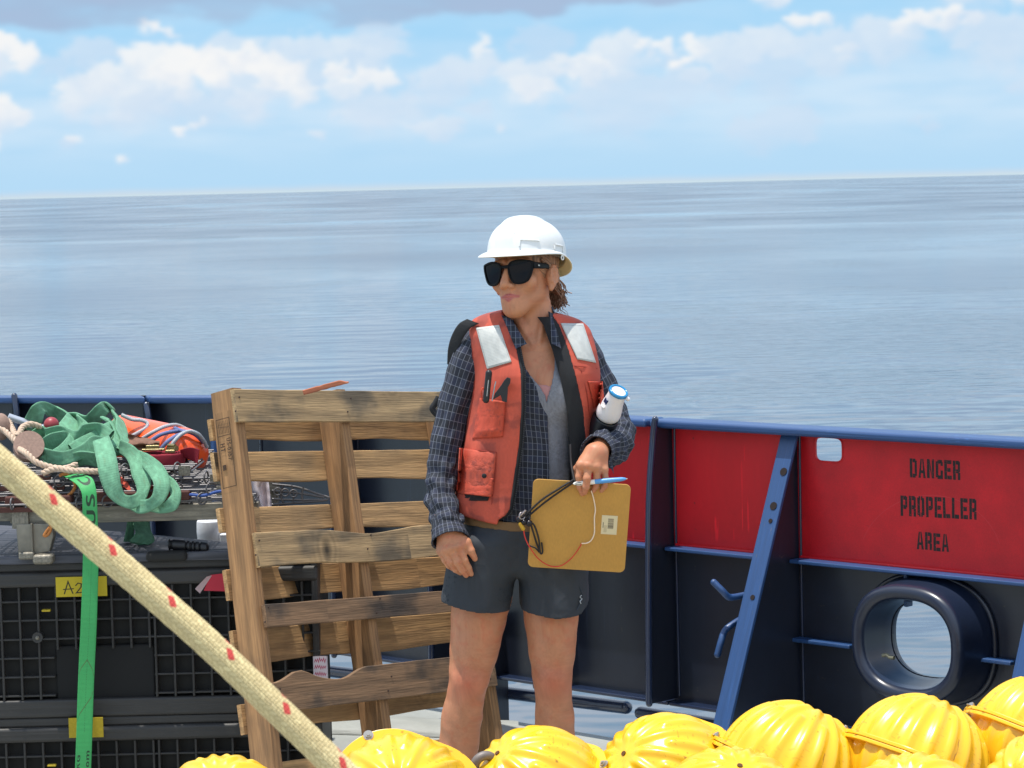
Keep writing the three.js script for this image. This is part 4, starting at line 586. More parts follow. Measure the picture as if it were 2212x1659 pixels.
// ---- ropes, wooden discs, red ball ----
{
  const ropeMat = mat([1, 1, 1], 0.9, { map: speck([196, 172, 150], 0.2, 16, 20) });
  // three-strand laid rope
  const laid = (pts, r = 0.0085) => { const c = new THREE.CatmullRomCurve3(pts), L = c.getLength(), n = Math.ceil(L / 0.004), fr = c.computeFrenetFrames(n, false), out = []; for (let k = 0; k < 3; k++) { const q = []; for (let i = 0; i <= n; i++) { const t = i / n, a = t * L / (r * 5.2) * Math.PI * 2 + k * 2.094; q.push(c.getPointAt(t).addScaledVector(fr.normals[i], Math.cos(a) * r * 0.56).addScaledVector(fr.binormals[i], Math.sin(a) * r * 0.56)); } out.push(tube(q, r * 0.6, n * 2, 6)); } return mergeAll(out); };
  const P = (l) => l.map(([u, v, d]) => W(u, v, d));
  const rope = (l, label) => solo('laid_rope', laid(P(l)), ropeMat, label, 'rope');
  rope([[38, 968, 8.2], [58, 980, 8.12], [78, 998, 8.1], [105, 1008, 8.1], [140, 1012, 8.1], [166, 1003, 8.12]], 'beige laid rope running from the wooden block to the green sling');
  rope([[92, 1022, 8.08], [120, 1012, 8.07], [150, 1016, 8.06], [190, 1018, 8.06], [226, 1019, 8.08]], 'beige laid rope lying lower, ending under the hanging green loop');
  rope([[-10, 905, 8.45], [15, 908, 8.42], [26, 925, 8.36], [36, 942, 8.3], [42, 936, 8.32], [50, 922, 8.36], [66, 916, 8.38], [88, 922, 8.4]], 'beige laid rope curling at the far left behind the foreground rope');
  rope([[-10, 925, 8.3], [8, 930, 8.3], [20, 940, 8.28], [34, 955, 8.26]], 'short beige rope end at the far left by the brown block');
  const wd = mat([1, 1, 1], 0.75, { map: speck([150, 122, 108], 0.2, 17, 14) });
  const c = W(62, 965, 8.2), D = solo('wooden_disc', mergeAll([new THREE.CylinderGeometry(0.046, 0.046, 0.03, 36, 1, false).rotateX(Math.PI / 2 - 0.5).rotateZ(-0.5)]), wd, 'worn brown wooden disc edge-up among the ropes at the left', 'disc'); D.position.copy(c);
  const c2 = W(2, 922, 8.36), D2 = solo('wooden_disc', new THREE.SphereGeometry(0.042, 28, 18).scale(0.7, 1, 0.6), wd, 'brown rounded wooden block cut by the left edge', 'block'); D2.position.copy(c2);
  const rb = W(111, 917, 8.42), RB = thing('red_ball_knob', 'dark red ball on a stem inside the fold of green sling', 'knob', rb);
  part('ball', new THREE.SphereGeometry(0.0235, 28, 18), mat(S(150, 52, 58), 0.45), RB); part('stem', bar(V(0.004, -0.01, 0), V(0.022, -0.045, 0.01), 0.011, 12), mat(S(140, 48, 54), 0.5), RB);
  solo('aluminium_tube', bar(W(18, 900, 8.5), W(70, 918, 8.52), 0.011, 14), mat(S(200, 202, 210), 0.35, { metalness: 0.5 }), 'pale metal tube lying behind the ropes at the left', 'tube');
  solo('aluminium_tube', bar(W(60, 914, 8.56), W(118, 930, 8.56), 0.009, 14), mat(S(190, 198, 214), 0.35, { metalness: 0.5 }), 'pale metal tube poking out beside the red ball', 'tube');
}
// ---- bright green ratchet strap over the front ----
{
  const map = canvasTex(256, 2048, (x, w, h) => {
    x.fillStyle = 'rgb(62,168,92)'; x.fillRect(0, 0, w, h); for (let j = 0; j < h; j += 7) { x.fillStyle = `rgba(20,70,30,${0.18 + 0.1 * rnd()})`; x.fillRect(0, j, w, 2); } for (let i = 0; i < 400; i++) { x.fillStyle = `rgba(20,50,24,${0.10 * rnd()})`; x.fillRect(rnd() * w, rnd() * h, 8 * rnd() + 2, 30 * rnd()); }
    x.fillStyle = 'rgba(22,48,30,0.9)'; x.font = 'bold 150px sans-serif'; x.save(); x.translate(192, 560); x.rotate(-Math.PI / 2); x.fillText('US CARGO', 0, 0); x.restore();
    x.strokeStyle = 'rgba(20,60,32,0.8)'; x.lineWidth = 3; x.setLineDash([8, 6]); x.beginPath(); x.moveTo(140, 620); x.lineTo(128, 1700); x.stroke(); x.setLineDash([]);
    x.strokeStyle = 'rgba(90,70,40,0.65)'; x.lineWidth = 6; x.beginPath(); x.moveTo(20, 1380); x.lineTo(130, 1300); x.lineTo(240, 1390); x.moveTo(10, 1640); x.lineTo(240, 1470); x.stroke();
    x.fillStyle = 'rgba(18,48,26,0.9)'; x.font = 'bold 64px sans-serif'; x.save(); x.translate(92, 1990); x.rotate(-Math.PI / 2); x.fillText('11 KG', 0, 0); x.restore(); x.save(); x.translate(196, 2000); x.rotate(-Math.PI / 2); x.fillText('nl.com', 0, 0); x.restore();
  });
  map.flipY = true;
  const ctl = [[142, 1022, 8.2, 17, -3, 0], [166, 1030, 8.1, 19, -4, 0], [184, 1042, 8.06, 17, -7, 0], [192, 1062, 8.04, 16, -3, 0], [194, 1090, 8.035, 16, 0, 0], [195, 1130, 8.04, 16.5, 0, 0], [196, 1200, 8.07, 17, 0, 0], [192, 1340, 8.07, 17.5, 0, 0], [186, 1470, 8.07, 17.5, 0, 0], [181, 1620, 8.06, 17.5, 0, 0], [177, 1720, 8.06, 17.5, 0, 0]].map(([u, v, D, du, dv, dd]) => { const p = W(u, v, D - 0.04), q = W(u + du, v + dv, D - 0.04 + dd); return [p, q.sub(p)]; });
  const L = new THREE.CatmullRomCurve3(ctl.map((c) => c[0])).getLength();
  const g = ribbon(ctl, 0.0028, 120, 1); const uv = g.attributes.uv; for (let i = 0; i < uv.count; i++) uv.setY(i, 1 - uv.getY(i) / (L * 1.0));
  solo('cargo_strap', g, mat([1, 1, 1], 0.55, { map, bumpMap: clothBump, bumpScale: 0.0004 }), 'bright green cargo strap with black lettering hanging over the crate fronts', 'strap');
}
// ================= the mooring line across the foreground =================
{
  const map = canvasTex(2048, 256, (x, w, h) => {
    x.fillStyle = 'rgb(222,200,148)'; x.fillRect(0, 0, w, h);
    for (let j = 0; j < h; j += 16) for (let i = -16; i < w; i += 16) { const k = nz(i * 0.05, j * 0.07, 2) * 30 + nz(i * 0.004, j * 0.01, 7) * 26; x.fillStyle = `rgb(${222 + k},${200 + k},${148 + k * 0.8})`; x.save(); x.translate(i + 8 + ((j / 16) % 2) * 8, j + 8); x.rotate((j / 16) % 2 ? 0.5 : -0.5); x.beginPath(); x.ellipse(0, 0, 11, 6, 0, 0, 7); x.fill(); x.strokeStyle = 'rgba(104,82,44,0.35)'; x.lineWidth = 1.5; x.stroke(); x.restore(); }
    for (let k = 0; k < 13; k++) { const X = 60 + k * 2048 / 13, red = (a, b, rx, ry, al) => { x.fillStyle = `rgba(198,44,48,${al})`; x.save(); x.translate(a, b); x.rotate(0.85); x.beginPath(); x.roundRect(-rx, -ry, rx * 2, ry * 2, 5); x.fill(); x.restore(); }; for (const o of [0, 128]) { red(X + o * 0.6, (98 + o) % 256, 15, 8, 0.8); red(X - 22 + o * 0.6, (64 + o) % 256, 9, 7, 0.5); } }
  });
  const bmp = noiseTex(512, (u, v) => 0.5 + 0.35 * Math.sin((u * 128 + v * 16) * 6.283) * Math.sin((u * 128 - v * 16) * 6.283) + 0.2 * nz(u * 90, v * 30, 4), false, 1, 1, 256);
  const m = mat([1, 1, 1], 0.9, { map, bumpMap: bmp, bumpScale: 0.002 });
  const pts = [W(-520, 552, 2.86), W(0, 1000, 2.86), W(400, 1345, 2.85), W(600, 1534, 2.845), W(740, 1670, 2.84), W(1100, 2030, 2.83)];
  const g = tube(pts, 0.0153, 160, 28); const p = g.attributes.position, N = g.attributes.normal; for (let i = 0; i < p.count; i++) { const k = 0.0006 * nz(p.getX(i) * 160, p.getY(i) * 160, p.getZ(i) * 160); p.setXYZ(i, p.getX(i) + N.getX(i) * k, p.getY(i) + N.getY(i) * k, p.getZ(i) + N.getZ(i) * k); }
  solo('mooring_rope', g, m, 'thick cream braided rope with red flecks slanting across the foreground', 'rope');
}
// ================= yellow floats =================
{
  const ym = mat([0.92, 0.53, 0.012], 0.33, { clearcoat: 0.3, clearcoatRoughness: 0.16, bumpMap: grime, bumpScale: 0.0009, map: noiseTex(512, (u, v) => { const s = Math.max(sst(0.26, 0.36, tn(u, v, 60, 3, 3)) * sst(0.0, 0.2, tn(u, v, 5, 6, 2)), 0.35 * sst(0.30, 0.42, PER.noise(u * 36, v * 90, 3)) * sst(0.05, 0.2, tn(u, v, 7, 2, 2))), k = 1 - 0.10 * clamp(0.5 + tn(u, v, 4, 8, 3)); return [lerp(255, 180, s) * k, lerp(255, 160, s) * k, lerp(255, 150, s) * k]; }, true) });
  const steel = mat(S(170, 166, 160), 0.35, { metalness: 0.7 });
  const Rr = 0.165;
  function half(sgn) {
    const N = 160, Mr = 44, rows = [];
    for (let i = 0; i <= Mr; i++) {
      const th = 0.012 + (i / Mr) * (Math.PI / 2 - 0.012), row = [];
      for (let j = 0; j <= N; j++) {
        const ph = j / N * Math.PI * 2, K = 11, w = ph / (Math.PI * 2) * K, long = Math.abs(((w + 0.5) % 1) - 0.5), short = Math.abs((w % 1) - 0.5), arc = (Math.PI * 2 / K) * Math.sin(th) * Rr;
        const pr = (d, wd) => { const q = d * arc / wd; return q < 1 ? (0.5 + 0.5 * Math.cos(q * Math.PI)) : 0; };
        const hL = pr(long, 0.017) * sst(0.16, 0.34, th) * (1 - 0.0 * th), hS = pr(short, 0.017) * sst(0.62, 0.72, th);
        const r = Rr * (1 + 0.0) + 0.0070 * Math.max(hL, hS) - 0.004 * (1 - sst(0.1, 0.3, th));
        row.push(V(Math.sin(th) * Math.cos(ph) * r, sgn * (Math.cos(th) * r + 0.006), Math.sin(th) * Math.sin(ph) * r));
      }
      rows.push(row);
    }
    return gridGeo(rows, (i, j) => [j / N * 2, i / Mr * 0.5], true);
  }
  const top = half(1), bot = half(-1);
  const fs = new THREE.Shape(), a = Rr * 1.065, rc = 0.135; fs.moveTo(-a + rc, -a); fs.lineTo(a - rc, -a); fs.absarc(a - rc, -a + rc, rc, -Math.PI / 2, 0); fs.lineTo(a, a - rc); fs.absarc(a - rc, a - rc, rc, 0, Math.PI / 2); fs.lineTo(-a + rc, a); fs.absarc(-a + rc, a - rc, rc, Math.PI / 2, Math.PI); fs.lineTo(-a, -a + rc); fs.absarc(-a + rc, -a + rc, rc, Math.PI, Math.PI * 1.5);
  for (const [cx, cy] of [[1, 1], [-1, 1], [1, -1], [-1, -1]]) { /* round lugs at the corners */ }
  const hp = new THREE.Path(); hp.absarc(0, 0, Rr * 0.97, 0, Math.PI * 2, true); fs.holes.push(hp);
  const fl = (y) => { const g = new THREE.ExtrudeGeometry(fs, { depth: 0.006, bevelEnabled: true, bevelSize: 0.0015, bevelThickness: 0.0015, bevelSegments: 2, curveSegments: 24 }); g.rotateX(-Math.PI / 2); return g.translate(0, y, 0); };
  const lug = Rr * 1.065 - 0.0475, flangeT = fl(0.002), flangeB = fl(-0.0085);
  const boltG = mergeAll([new THREE.CylinderGeometry(0.0035, 0.0035, 0.04, 10), new THREE.CylinderGeometry(0.0075, 0.0075, 0.006, 6).translate(0, 0.0135, 0), new THREE.CylinderGeometry(0.0115, 0.0115, 0.0016, 18).translate(0, 0.0105, 0), new THREE.CylinderGeometry(0.0075, 0.0075, 0.006, 6).translate(0, -0.0155, 0), new THREE.CylinderGeometry(0.0115, 0.0115, 0.0016, 18).translate(0, -0.0125, 0)]);
  const hole = new THREE.CylinderGeometry(0.006, 0.006, 0.006, 14);
  const darkHole = mat(S(86, 52, 10), 0.8);
  const proto = thing('yellow_float', '', 'float');
  part('upper_shell', top, ym, proto); part('lower_shell', bot, ym, proto); part('flange', flangeT, ym, proto); part('flange', flangeB, ym, proto);
  part('drain_hole', hole.translate(0, Rr + 0.0015, 0), darkHole, proto);
  for (const [x, z] of [[1, 1], [-1, 1], [1, -1], [-1, -1]]) part('bolt', boltG.clone().translate(x * (lug + 0.005), 0, z * (lug + 0.005)), steel, proto);
  // u, v of centre, distance, axis, spin, label
  const list = [
    [480, 1800, 6.0, [0, 0.9, 0.4], 45, 'yellow ribbed float barely showing at the bottom left, under the cream rope'],
    [866, 1753, 5.95, [0.02, 0.5, 0.86], 27, 'yellow ribbed float with upturned centre, just right of the rope\'s lower end'],
    [1165, 1731, 6.25, [-0.56, 0.76, 0.33], -10, 'yellow ribbed float in front of the woman\'s shins, drain hole at its left'],
    [1446, 1702, 6.25, [-0.64, 0.6, 0.48], 0, 'yellow ribbed float right of the woman\'s legs, drain hole at its left'],
    [1700, 1678, 6.2, [0.47, 0.86, -0.16], 141, 'yellow ribbed float at the foot of the blue raking brace'],
    [1975, 1664, 6.2, [0.45, 0.83, -0.30], 146, 'yellow ribbed float with bolted flange directly below the mooring fairlead'],
    [2240, 1622, 6.3, [0.5, 0.8, -0.28], 142, 'yellow ribbed float with flange, highest one at the right edge'],
    [1578, 1790, 5.75, [0.1, 0.9, 0.42], 45, 'yellow ribbed float lowest in front, below the brace'],
    [1978, 1802, 5.75, [-0.2, 0.85, 0.48], 40, 'yellow ribbed float lowest in front, below the fairlead'],
    [2290, 1742, 5.85, [-0.7, 0.4, 0.58], 120, 'yellow ribbed float with a bolt showing, in the bottom right corner'],
  ];
  list.forEach(([u, v, D, ax, spin, label], i) => {
    const o = i ? proto.clone() : proto; if (i) { o.name = numbered('yellow_float'); scene.add(o); }
    o.position.copy(W(u, v, D)); const q0 = new THREE.Quaternion().setFromUnitVectors(V(0, 1, 0), V(...ax).normalize()), want = R(spin); let best = 0, bd = -9; for (let k = 0; k < 90; k++) { const s = R(k * 4), c = V(1, 0, 1).applyAxisAngle(V(0, 1, 0), s).applyQuaternion(q0), d = (c.x * Math.cos(want) + c.y * Math.sin(want)); if (d > bd) { bd = d; best = s; } }
    o.quaternion.copy(q0).multiply(new THREE.Quaternion().setFromAxisAngle(V(0, 1, 0), best)); o.userData = { label, category: 'float', group: 'yellow ribbed floats heaped on the hatch' };
  });
  // grey shackle eye between two floats
  solo('grey_shackle', new THREE.TorusGeometry(0.024, 0.011, 12, 28, Math.PI * 1.5).rotateY(0.5).rotateZ(-0.7).translate(...W(1046, 1652, 6.2).toArray()), mat(S(120, 112, 108), 0.55, { metalness: 0.3 }), 'grey metal eye between the two floats in front of the woman', 'shackle');
}
// ================= the woman =================
const PD = 7.2, PO = V(0, 0, -PD);
const L = (u, v, z = 0) => W(u, v, PD - z).sub(PO);              // a point on the sight line, z metres in front of her middle
const woman = thing('person', 'woman in white hard hat, sunglasses, orange work vest and plaid shirt holding a clipboard', 'person', PO.clone());
{
  // ---- torso outline: height -> centre x, half width, centre z, half depth ----
  const TR = [[655, 1062, 1226, -0.035, 0.05], [676, 1040, 1240, -0.035, 0.075], [690, 1017, 1258, -0.03, 0.09], [720, 1014, 1276, -0.02, 0.108], [760, 1018, 1288, -0.01, 0.122], [805, 1021, 1295, 0, 0.13], [880, 1014, 1291, 0, 0.132], [964, 999, 1281, 0, 0.13], [1064, 986, 1272, 0, 0.128], [1120, 984, 1268, 0, 0.128], [1180, 975, 1270, 0, 0.125], [1300, 965, 1270, 0, 0.12]]
    .map(([v, a, b, z, d]) => { const p = L(a, v), q = L(b, v); return [(p.y + q.y) / 2, (p.x + q.x) / 2, (q.x - p.x) / 2, z, d]; }).sort((a, b) => a[0] - b[0]);
  const T = [1, 2, 3, 4].map((k) => TR.map((r) => [r[0], r[k]]));
  const smoothTab = (t, y) => (tab(t, y - 0.02) + tab(t, y) * 2 + tab(t, y + 0.02)) / 4;
  const ROWS = 2200, lut = T.map((t) => Float32Array.from({ length: ROWS }, (_, i) => smoothTab(t, i * 0.001)));
  const prof = (x, y, z) => { const f = clamp(y * 1000, 0, ROWS - 2), i = f | 0, k0 = f - i, g = (q) => lut[q][i] + (lut[q][i + 1] - lut[q][i]) * k0, cx = g(0), a = g(1), cz = g(2), b = g(3); const X = (x - cx) / a, Z = (z - cz) / b, k = Math.pow(Math.pow(Math.abs(X), 2.5) + Math.pow(Math.abs(Z), 2.5), 1 / 2.5); return (k - 1) * Math.min(a, b) * 0.95; };
  const vy = (v, u = 1130) => L(u, v).y, ux = (u, v) => L(u, v, 0.11).x;
  // edge tables: photo [v, u] -> [y, x] at the chest's front
  const edge = (l) => l.map(([v, u]) => { const p = L(u, v, 0.11); return [p.y, p.x]; }).sort((a, b) => a[0] - b[0]);
  const fold = (x, y, z, a, s, f = 9) => a * nz(x * f + s, y * f * 0.8, z * f + s * 2) + a * 0.5 * nz(x * f * 2.3, y * f * 2.1 + s, z * f * 2.3);

  // ---- colours ----
  const skinB = [0.56, 0.245, 0.132];
  const skinTex = noiseTex(256, (u, v) => { const k = 1 + 0.09 * tn(u, v, 9, 2, 4) + 0.07 * tn(u, v, 50, 5, 2), m = 0.12 * sst(0.0, 0.3, tn(u, v, 14, 8, 4)), fr = 0.10 * sst(0.36, 0.42, tn(u, v, 90, 4, 2)); return [255 * clamp(k * 0.96 - fr * 0.5), 250 * clamp(k * 0.97 - 0.4 * m - fr), 246 * clamp(k * 0.97 - 0.5 * m - fr)]; }, true);
  const skin = new THREE.MeshPhysicalMaterial({ color: 0xffffff, roughness: 0.52, map: skinTex, vertexColors: true, side: THREE.DoubleSide, sheen: 0.15, bumpMap: grime, bumpScale: 0.0004 });
  const vestT = noiseTex(512, (u, v) => { const k = 1 + 0.22 * tn(u, v, 5, 4, 4) + 0.08 * tn(u, v, 70, 6, 2), d = sst(0.02, 0.28, tn(u, v, 7, 9, 5)) * 0.6; return [lerp(184, 130, d) * k, lerp(78, 58, d) * k, lerp(58, 50, d) * k]; }, true);
  const crease = noiseTex(512, (u, v) => { const a = 1 - Math.abs(tn(u, v, 5, 3, 2)) * 2.4, b = 1 - Math.abs(tn(u, v, 11, 7, 2)) * 2.6; return 0.25 + 0.38 * clamp(a) * clamp(a) + 0.22 * clamp(b) + 0.06 * Math.sin(u * 900) * Math.sin(v * 900); });
  const vestM = mat([1, 1, 1], 0.78, { map: vestT, bumpMap: crease, bumpScale: 0.0022, sheen: 0.15 });
  const pocketM = mat([1, 1, 1], 0.75, { map: noiseTex(256, (u, v) => { const k = 1 + 0.2 * tn(u, v, 6, 14, 4), d = sst(0.1, 0.3, tn(u, v, 7, 19, 4)) * 0.4; return [lerp(186, 126, d) * k, lerp(72, 54, d) * k, lerp(50, 46, d) * k]; }, true), bumpMap: crease, bumpScale: 0.0009 });
  const plaidT = noiseTex(512, (u, v) => { const cell = 4, fu = (u * cell) % 1, fv = (v * cell) % 1, iu = Math.floor(u * cell), iv = Math.floor(v * cell); let c = [31, 35, 46]; if (iu % 2) c = c.map((q) => q * 1.25); if (iv % 2) c = c.map((q, k) => q * (k === 2 ? 1.28 : 1.2)); const l = Math.max(fu < 0.10 ? 1 : 0, fv < 0.075 ? 0.8 : 0); const t = 0.9 + 0.2 * Math.sin(u * 1600) * Math.sin(v * 1600); return c.map((q, k) => lerp(q, [158, 162, 172][k], l * 0.66) * t); }, true);
  const plaid = mat([1, 1, 1], 0.85, { map: plaidT, sheen: 0.1 });
  const PS = 1 / 0.064, PU = 1 / 0.047;                                          // four plaid cells per tile
  const shortsM = mat([1, 1, 1], 0.72, { map: speck([43, 48, 55], 0.12, 23, 12), bumpMap: crease, bumpScale: 0.003, sheen: 0.25, sheenRoughness: 0.5 });
  const teeM = mat([1, 1, 1], 0.9, { map: speck([122, 124, 132], 0.18, 24, 30), bumpMap: clothBump, bumpScale: 0.0004 });
  const blackM = mat(S(24, 25, 29), 0.75, { bumpMap: clothBump, bumpScale: 0.0006 });

  // ---- head, in its own frame: +z is where the face looks ----
  const HC = L(1131, 588, -0.005), HQ = new THREE.Quaternion().setFromEuler(new THREE.Euler(R(-5), R(-29), R(4), 'YXZ'));
  const HM = new THREE.Matrix4().compose(HC, HQ, V(1, 1, 1)), HI = HM.clone().invert().elements;
  const inHead = (f) => (x, y, z) => f(HI[0] * x + HI[4] * y + HI[8] * z + HI[12], HI[1] * x + HI[5] * y + HI[9] * z + HI[13], HI[2] * x + HI[6] * y + HI[10] * z + HI[14]);
  const skull = uni(0.03, ell(V(0, 0.035, -0.02), V(0.072, 0.086, 0.094)), ell(V(0, -0.035, 0.022), V(0.052, 0.072, 0.066)), cap(V(-0.039, -0.050, -0.002), V(-0.010, -0.098, 0.058), 0.019, 0.015), cap(V(0.039, -0.050, -0.002), V(0.010, -0.098, 0.058), 0.019, 0.015), ell(V(0, -0.098, 0.061), V(0.021, 0.016, 0.016)));
  const cheeks = uni(0.022, ell(V(-0.04, -0.03, 0.055), V(0.024, 0.022, 0.022)), ell(V(0.04, -0.03, 0.055), V(0.024, 0.022, 0.022)));
  const nose = uni(0.007, cap(V(0, 0.012, 0.083), V(0, -0.036, 0.107), 0.0075, 0.0118), ell(V(-0.0135, -0.041, 0.093), V(0.0085, 0.0078, 0.011)), ell(V(0.0135, -0.041, 0.093), V(0.0085, 0.0078, 0.011)));
  const muzzle = ell(V(0, -0.07, 0.064), V(0.030, 0.026, 0.021));
  const lipU = uni(0.004, cap(V(-0.0235, -0.0688, 0.078), V(-0.004, -0.0662, 0.0885), 0.0022, 0.0036), cap(V(0.0235, -0.0688, 0.078), V(0.004, -0.0662, 0.0885), 0.0026, 0.0042));
  const lipL = uni(0.004, cap(V(-0.021, -0.0705, 0.078), V(0, -0.0757, 0.0862), 0.0026, 0.0039), cap(V(0.021, -0.0705, 0.078), V(0, -0.0757, 0.0862), 0.0026, 0.0039));
  const mouthLine = uni(0.002, cap(V(-0.0255, -0.0695, 0.080), V(0, -0.0712, 0.0945), 0.0010, 0.0014), cap(V(0.0255, -0.0695, 0.080), V(0, -0.0712, 0.0945), 0.0010, 0.0014)), nostrils = uni(0.001, ell(V(-0.0068, -0.0485, 0.1), V(0.0040, 0.005, 0.0055)), ell(V(0.0068, -0.0485, 0.1), V(0.0040, 0.005, 0.0055)));
  const eyes = uni(0.004, ell(V(-0.03, 0.003, 0.068), V(0.014, 0.012, 0.012)), ell(V(0.03, 0.003, 0.068), V(0.014, 0.012, 0.012)));
  const brow = uni(0.01, cap(V(-0.045, 0.021, 0.066), V(-0.012, 0.022, 0.083), 0.009, 0.009), cap(V(0.045, 0.021, 0.066), V(0.012, 0.022, 0.083), 0.009, 0.009));
  const ear = (s) => { const outer = ell(V(s * 0.077, -0.018, -0.012), V(0.013, 0.031, 0.020)), rimE = (() => { const pts = []; for (let k = 0; k <= 8; k++) { const a = R(-70 + k * 36); pts.push(V(s * 0.083, -0.014 + 0.026 * Math.sin(a + 0.6), -0.014 - 0.0175 * Math.cos(a + 0.6))); } return chain(pts, pts.map(() => 0.0042)); })(), lobe = ell(V(s * 0.078, -0.046, -0.004), V(0.007, 0.010, 0.008)), dent = ell(V(s * 0.0915, -0.014, -0.007), V(0.010, 0.019, 0.0125)); return (x, y, z) => Math.min(smin(smax(smin(outer(x, y, z), lobe(x, y, z), 0.006), -dent(x, y, z), 0.004), rimE(x, y, z), 0.003), 9); };
  const earL = ear(1), earR = ear(-1);
  const headF = (x, y, z) => { let d = skull(x, y, z); if (d > 0.06) return d - 0.02; d = smin(d, cheeks(x, y, z), 0.02); d = smin(d, brow(x, y, z), 0.012); d = smax(d, -eyes(x, y, z), 0.012); d = smin(d, muzzle(x, y, z), 0.016); d = smin(d, nose(x, y, z), 0.010); d = smin(d, lipU(x, y, z), 0.003); d = smin(d, lipL(x, y, z), 0.003); d = smax(d, -mouthLine(x, y, z), 0.002); d = smax(d, -nostrils(x, y, z), 0.002); d = smin(d, earL(x, y, z), 0.006); return smin(d, earR(x, y, z), 0.006); };
  const headW = inHead(headF), lipsW = inHead((x, y, z) => Math.min(lipU(x, y, z), lipL(x, y, z)));
  // neck and the chest under the clothes
  const nB = L(1152, 716, -0.035), nT = L(1146, 618, -0.02);
  const neck = uni(0.03, cap(nT, L(1150, 690, -0.028), 0.047, 0.05), cap(L(1150, 690, -0.028), nB, 0.05, 0.066));
  // sternomastoid cords and collar bones
  const cords = uni(0.006, cap(L(1181, 652, 0.0), L(1163, 742, 0.052), 0.009, 0.006), cap(L(1100, 660, 0.0), L(1151, 744, 0.052), 0.008, 0.006), cap(L(1154, 752, 0.05), L(1098, 738, 0.036), 0.007, 0.006), cap(L(1166, 752, 0.05), L(1222, 736, 0.036), 0.007, 0.006));
  const chest = (x, y, z) => prof(x, y, z) + 0.046;
  const bust = uni(0.03, ell(L(1098, 850, 0.058), V(0.055, 0.055, 0.036)), ell(L(1206, 850, 0.062), V(0.055, 0.055, 0.038)));
  const chestB = (x, y, z) => smin(smax(chest(x, y, z), y - vy(700), 0.05), bust(x, y, z), 0.04);
  const upper = (x, y, z) => { let d = headW(x, y, z); d = smin(d, neck(x, y, z), 0.022); d = smin(d, chestB(x, y, z), 0.035); return smin(d, cords(x, y, z), 0.012); };
  // ---- legs ----
  const leg = (l) => { const p = l.map(([u, v, z]) => L(u, v, z)), f = chain(p, l.map((q) => q[3])); return f; };
  const legL = uni(0.03, leg([[1052, 1180, 0, 0.085], [1040, 1290, 0.01, 0.08], [1034, 1335, 0.015, 0.073], [1024, 1410, 0.02, 0.064], [1015, 1455, 0.022, 0.055], [1006, 1500, 0.012, 0.050], [998, 1545, 0.0, 0.054], [991, 1610, -0.014, 0.053], [988, 1690, -0.022, 0.043], [986, 1775, -0.03, 0.033], [986, 1830, -0.03, 0.034]]), ell(L(1016, 1478, 0.052), V(0.031, 0.036, 0.024)));
  const legR = uni(0.03, leg([[1186, 1180, 0, 0.085], [1190, 1290, 0.01, 0.08], [1191, 1335, 0.015, 0.072], [1193, 1410, 0.02, 0.062], [1193, 1455, 0.022, 0.053], [1196, 1500, 0.012, 0.048], [1198, 1545, 0.0, 0.052], [1200, 1610, -0.014, 0.052], [1202, 1690, -0.022, 0.043], [1204, 1775, -0.03, 0.033], [1204, 1830, -0.03, 0.034]]), ell(L(1194, 1476, 0.052), V(0.030, 0.035, 0.024)));
  const shin = uni(0.02, cap(L(1007, 1510, 0.05), L(992, 1640, 0.012), 0.012, 0.012), cap(L(1196, 1510, 0.05), L(1202, 1640, 0.012), 0.012, 0.012));
  const kneeDip = (x, y, z) => 0.0025 * nz(x * 26, y * 26, z * 26);
  const legs = (x, y, z) => smin(Math.min(legL(x, y, z), legR(x, y, z)), shin(x, y, z), 0.02) + kneeDip(x, y, z);
  // ---- hands ----
  const P3 = (l) => l.map(([u, v, z]) => L(u, v, z));
  const finger = (l, r) => chain(P3(l), r);
  const handR = (() => {
    const zb = 0.135;
    const palm = uni(0.012, cap(L(971, 1150, zb - 0.02), L(988, 1180, zb), 0.022, 0.0155), cap(L(966, 1150, zb - 0.02), L(972, 1186, zb + 0.004), 0.020, 0.0155), cap(L(963, 1152, zb - 0.022), L(960, 1188, zb - 0.004), 0.018, 0.0145), cap(L(958, 1156, zb - 0.026), L(952, 1190, zb - 0.014), 0.015, 0.0125), cap(L(985, 1158, zb - 0.02), L(1000, 1176, zb - 0.006), 0.017, 0.015));
    const fi = finger([[992, 1182, zb + 0.004], [1003, 1210, zb + 0.006], [1012, 1227, zb - 0.004], [1018, 1240, zb - 0.014]], [0.0118, 0.0098, 0.0086, 0.0068]);
    const fm = finger([[976, 1186, zb + 0.006], [988, 1214, zb + 0.010], [999, 1232, zb + 0.0], [1007, 1243, zb - 0.012]], [0.0118, 0.0100, 0.0088, 0.007]);
    const fr = finger([[962, 1190, zb - 0.0], [973, 1215, zb + 0.004], [984, 1230, zb - 0.006], [995, 1238, zb - 0.02]], [0.0112, 0.0095, 0.0083, 0.0066]);
    const fp = finger([[953, 1191, zb - 0.012], [961, 1210, zb - 0.010], [969, 1222, zb - 0.018], [978, 1229, zb - 0.03]], [0.0098, 0.0083, 0.0073, 0.006]);
    const th = finger([[990, 1160, zb - 0.012], [1008, 1172, zb - 0.006], [1017, 1190, zb - 0.002], [1026, 1207, zb - 0.006]], [0.016, 0.0125, 0.0105, 0.0076]);
    const kn = uni(0.004, ell(L(991, 1181, zb + 0.011), V(0.008, 0.007, 0.006)), ell(L(975, 1184, zb + 0.014), V(0.008, 0.007, 0.006)), ell(L(961, 1188, zb + 0.007), V(0.0075, 0.0065, 0.006)));
    const wrist = cap(L(962, 1118, zb - 0.05), L(970, 1156, zb - 0.02), 0.029, 0.0245);
    const fs = (x, y, z) => Math.min(fi(x, y, z), fm(x, y, z), fr(x, y, z), fp(x, y, z));
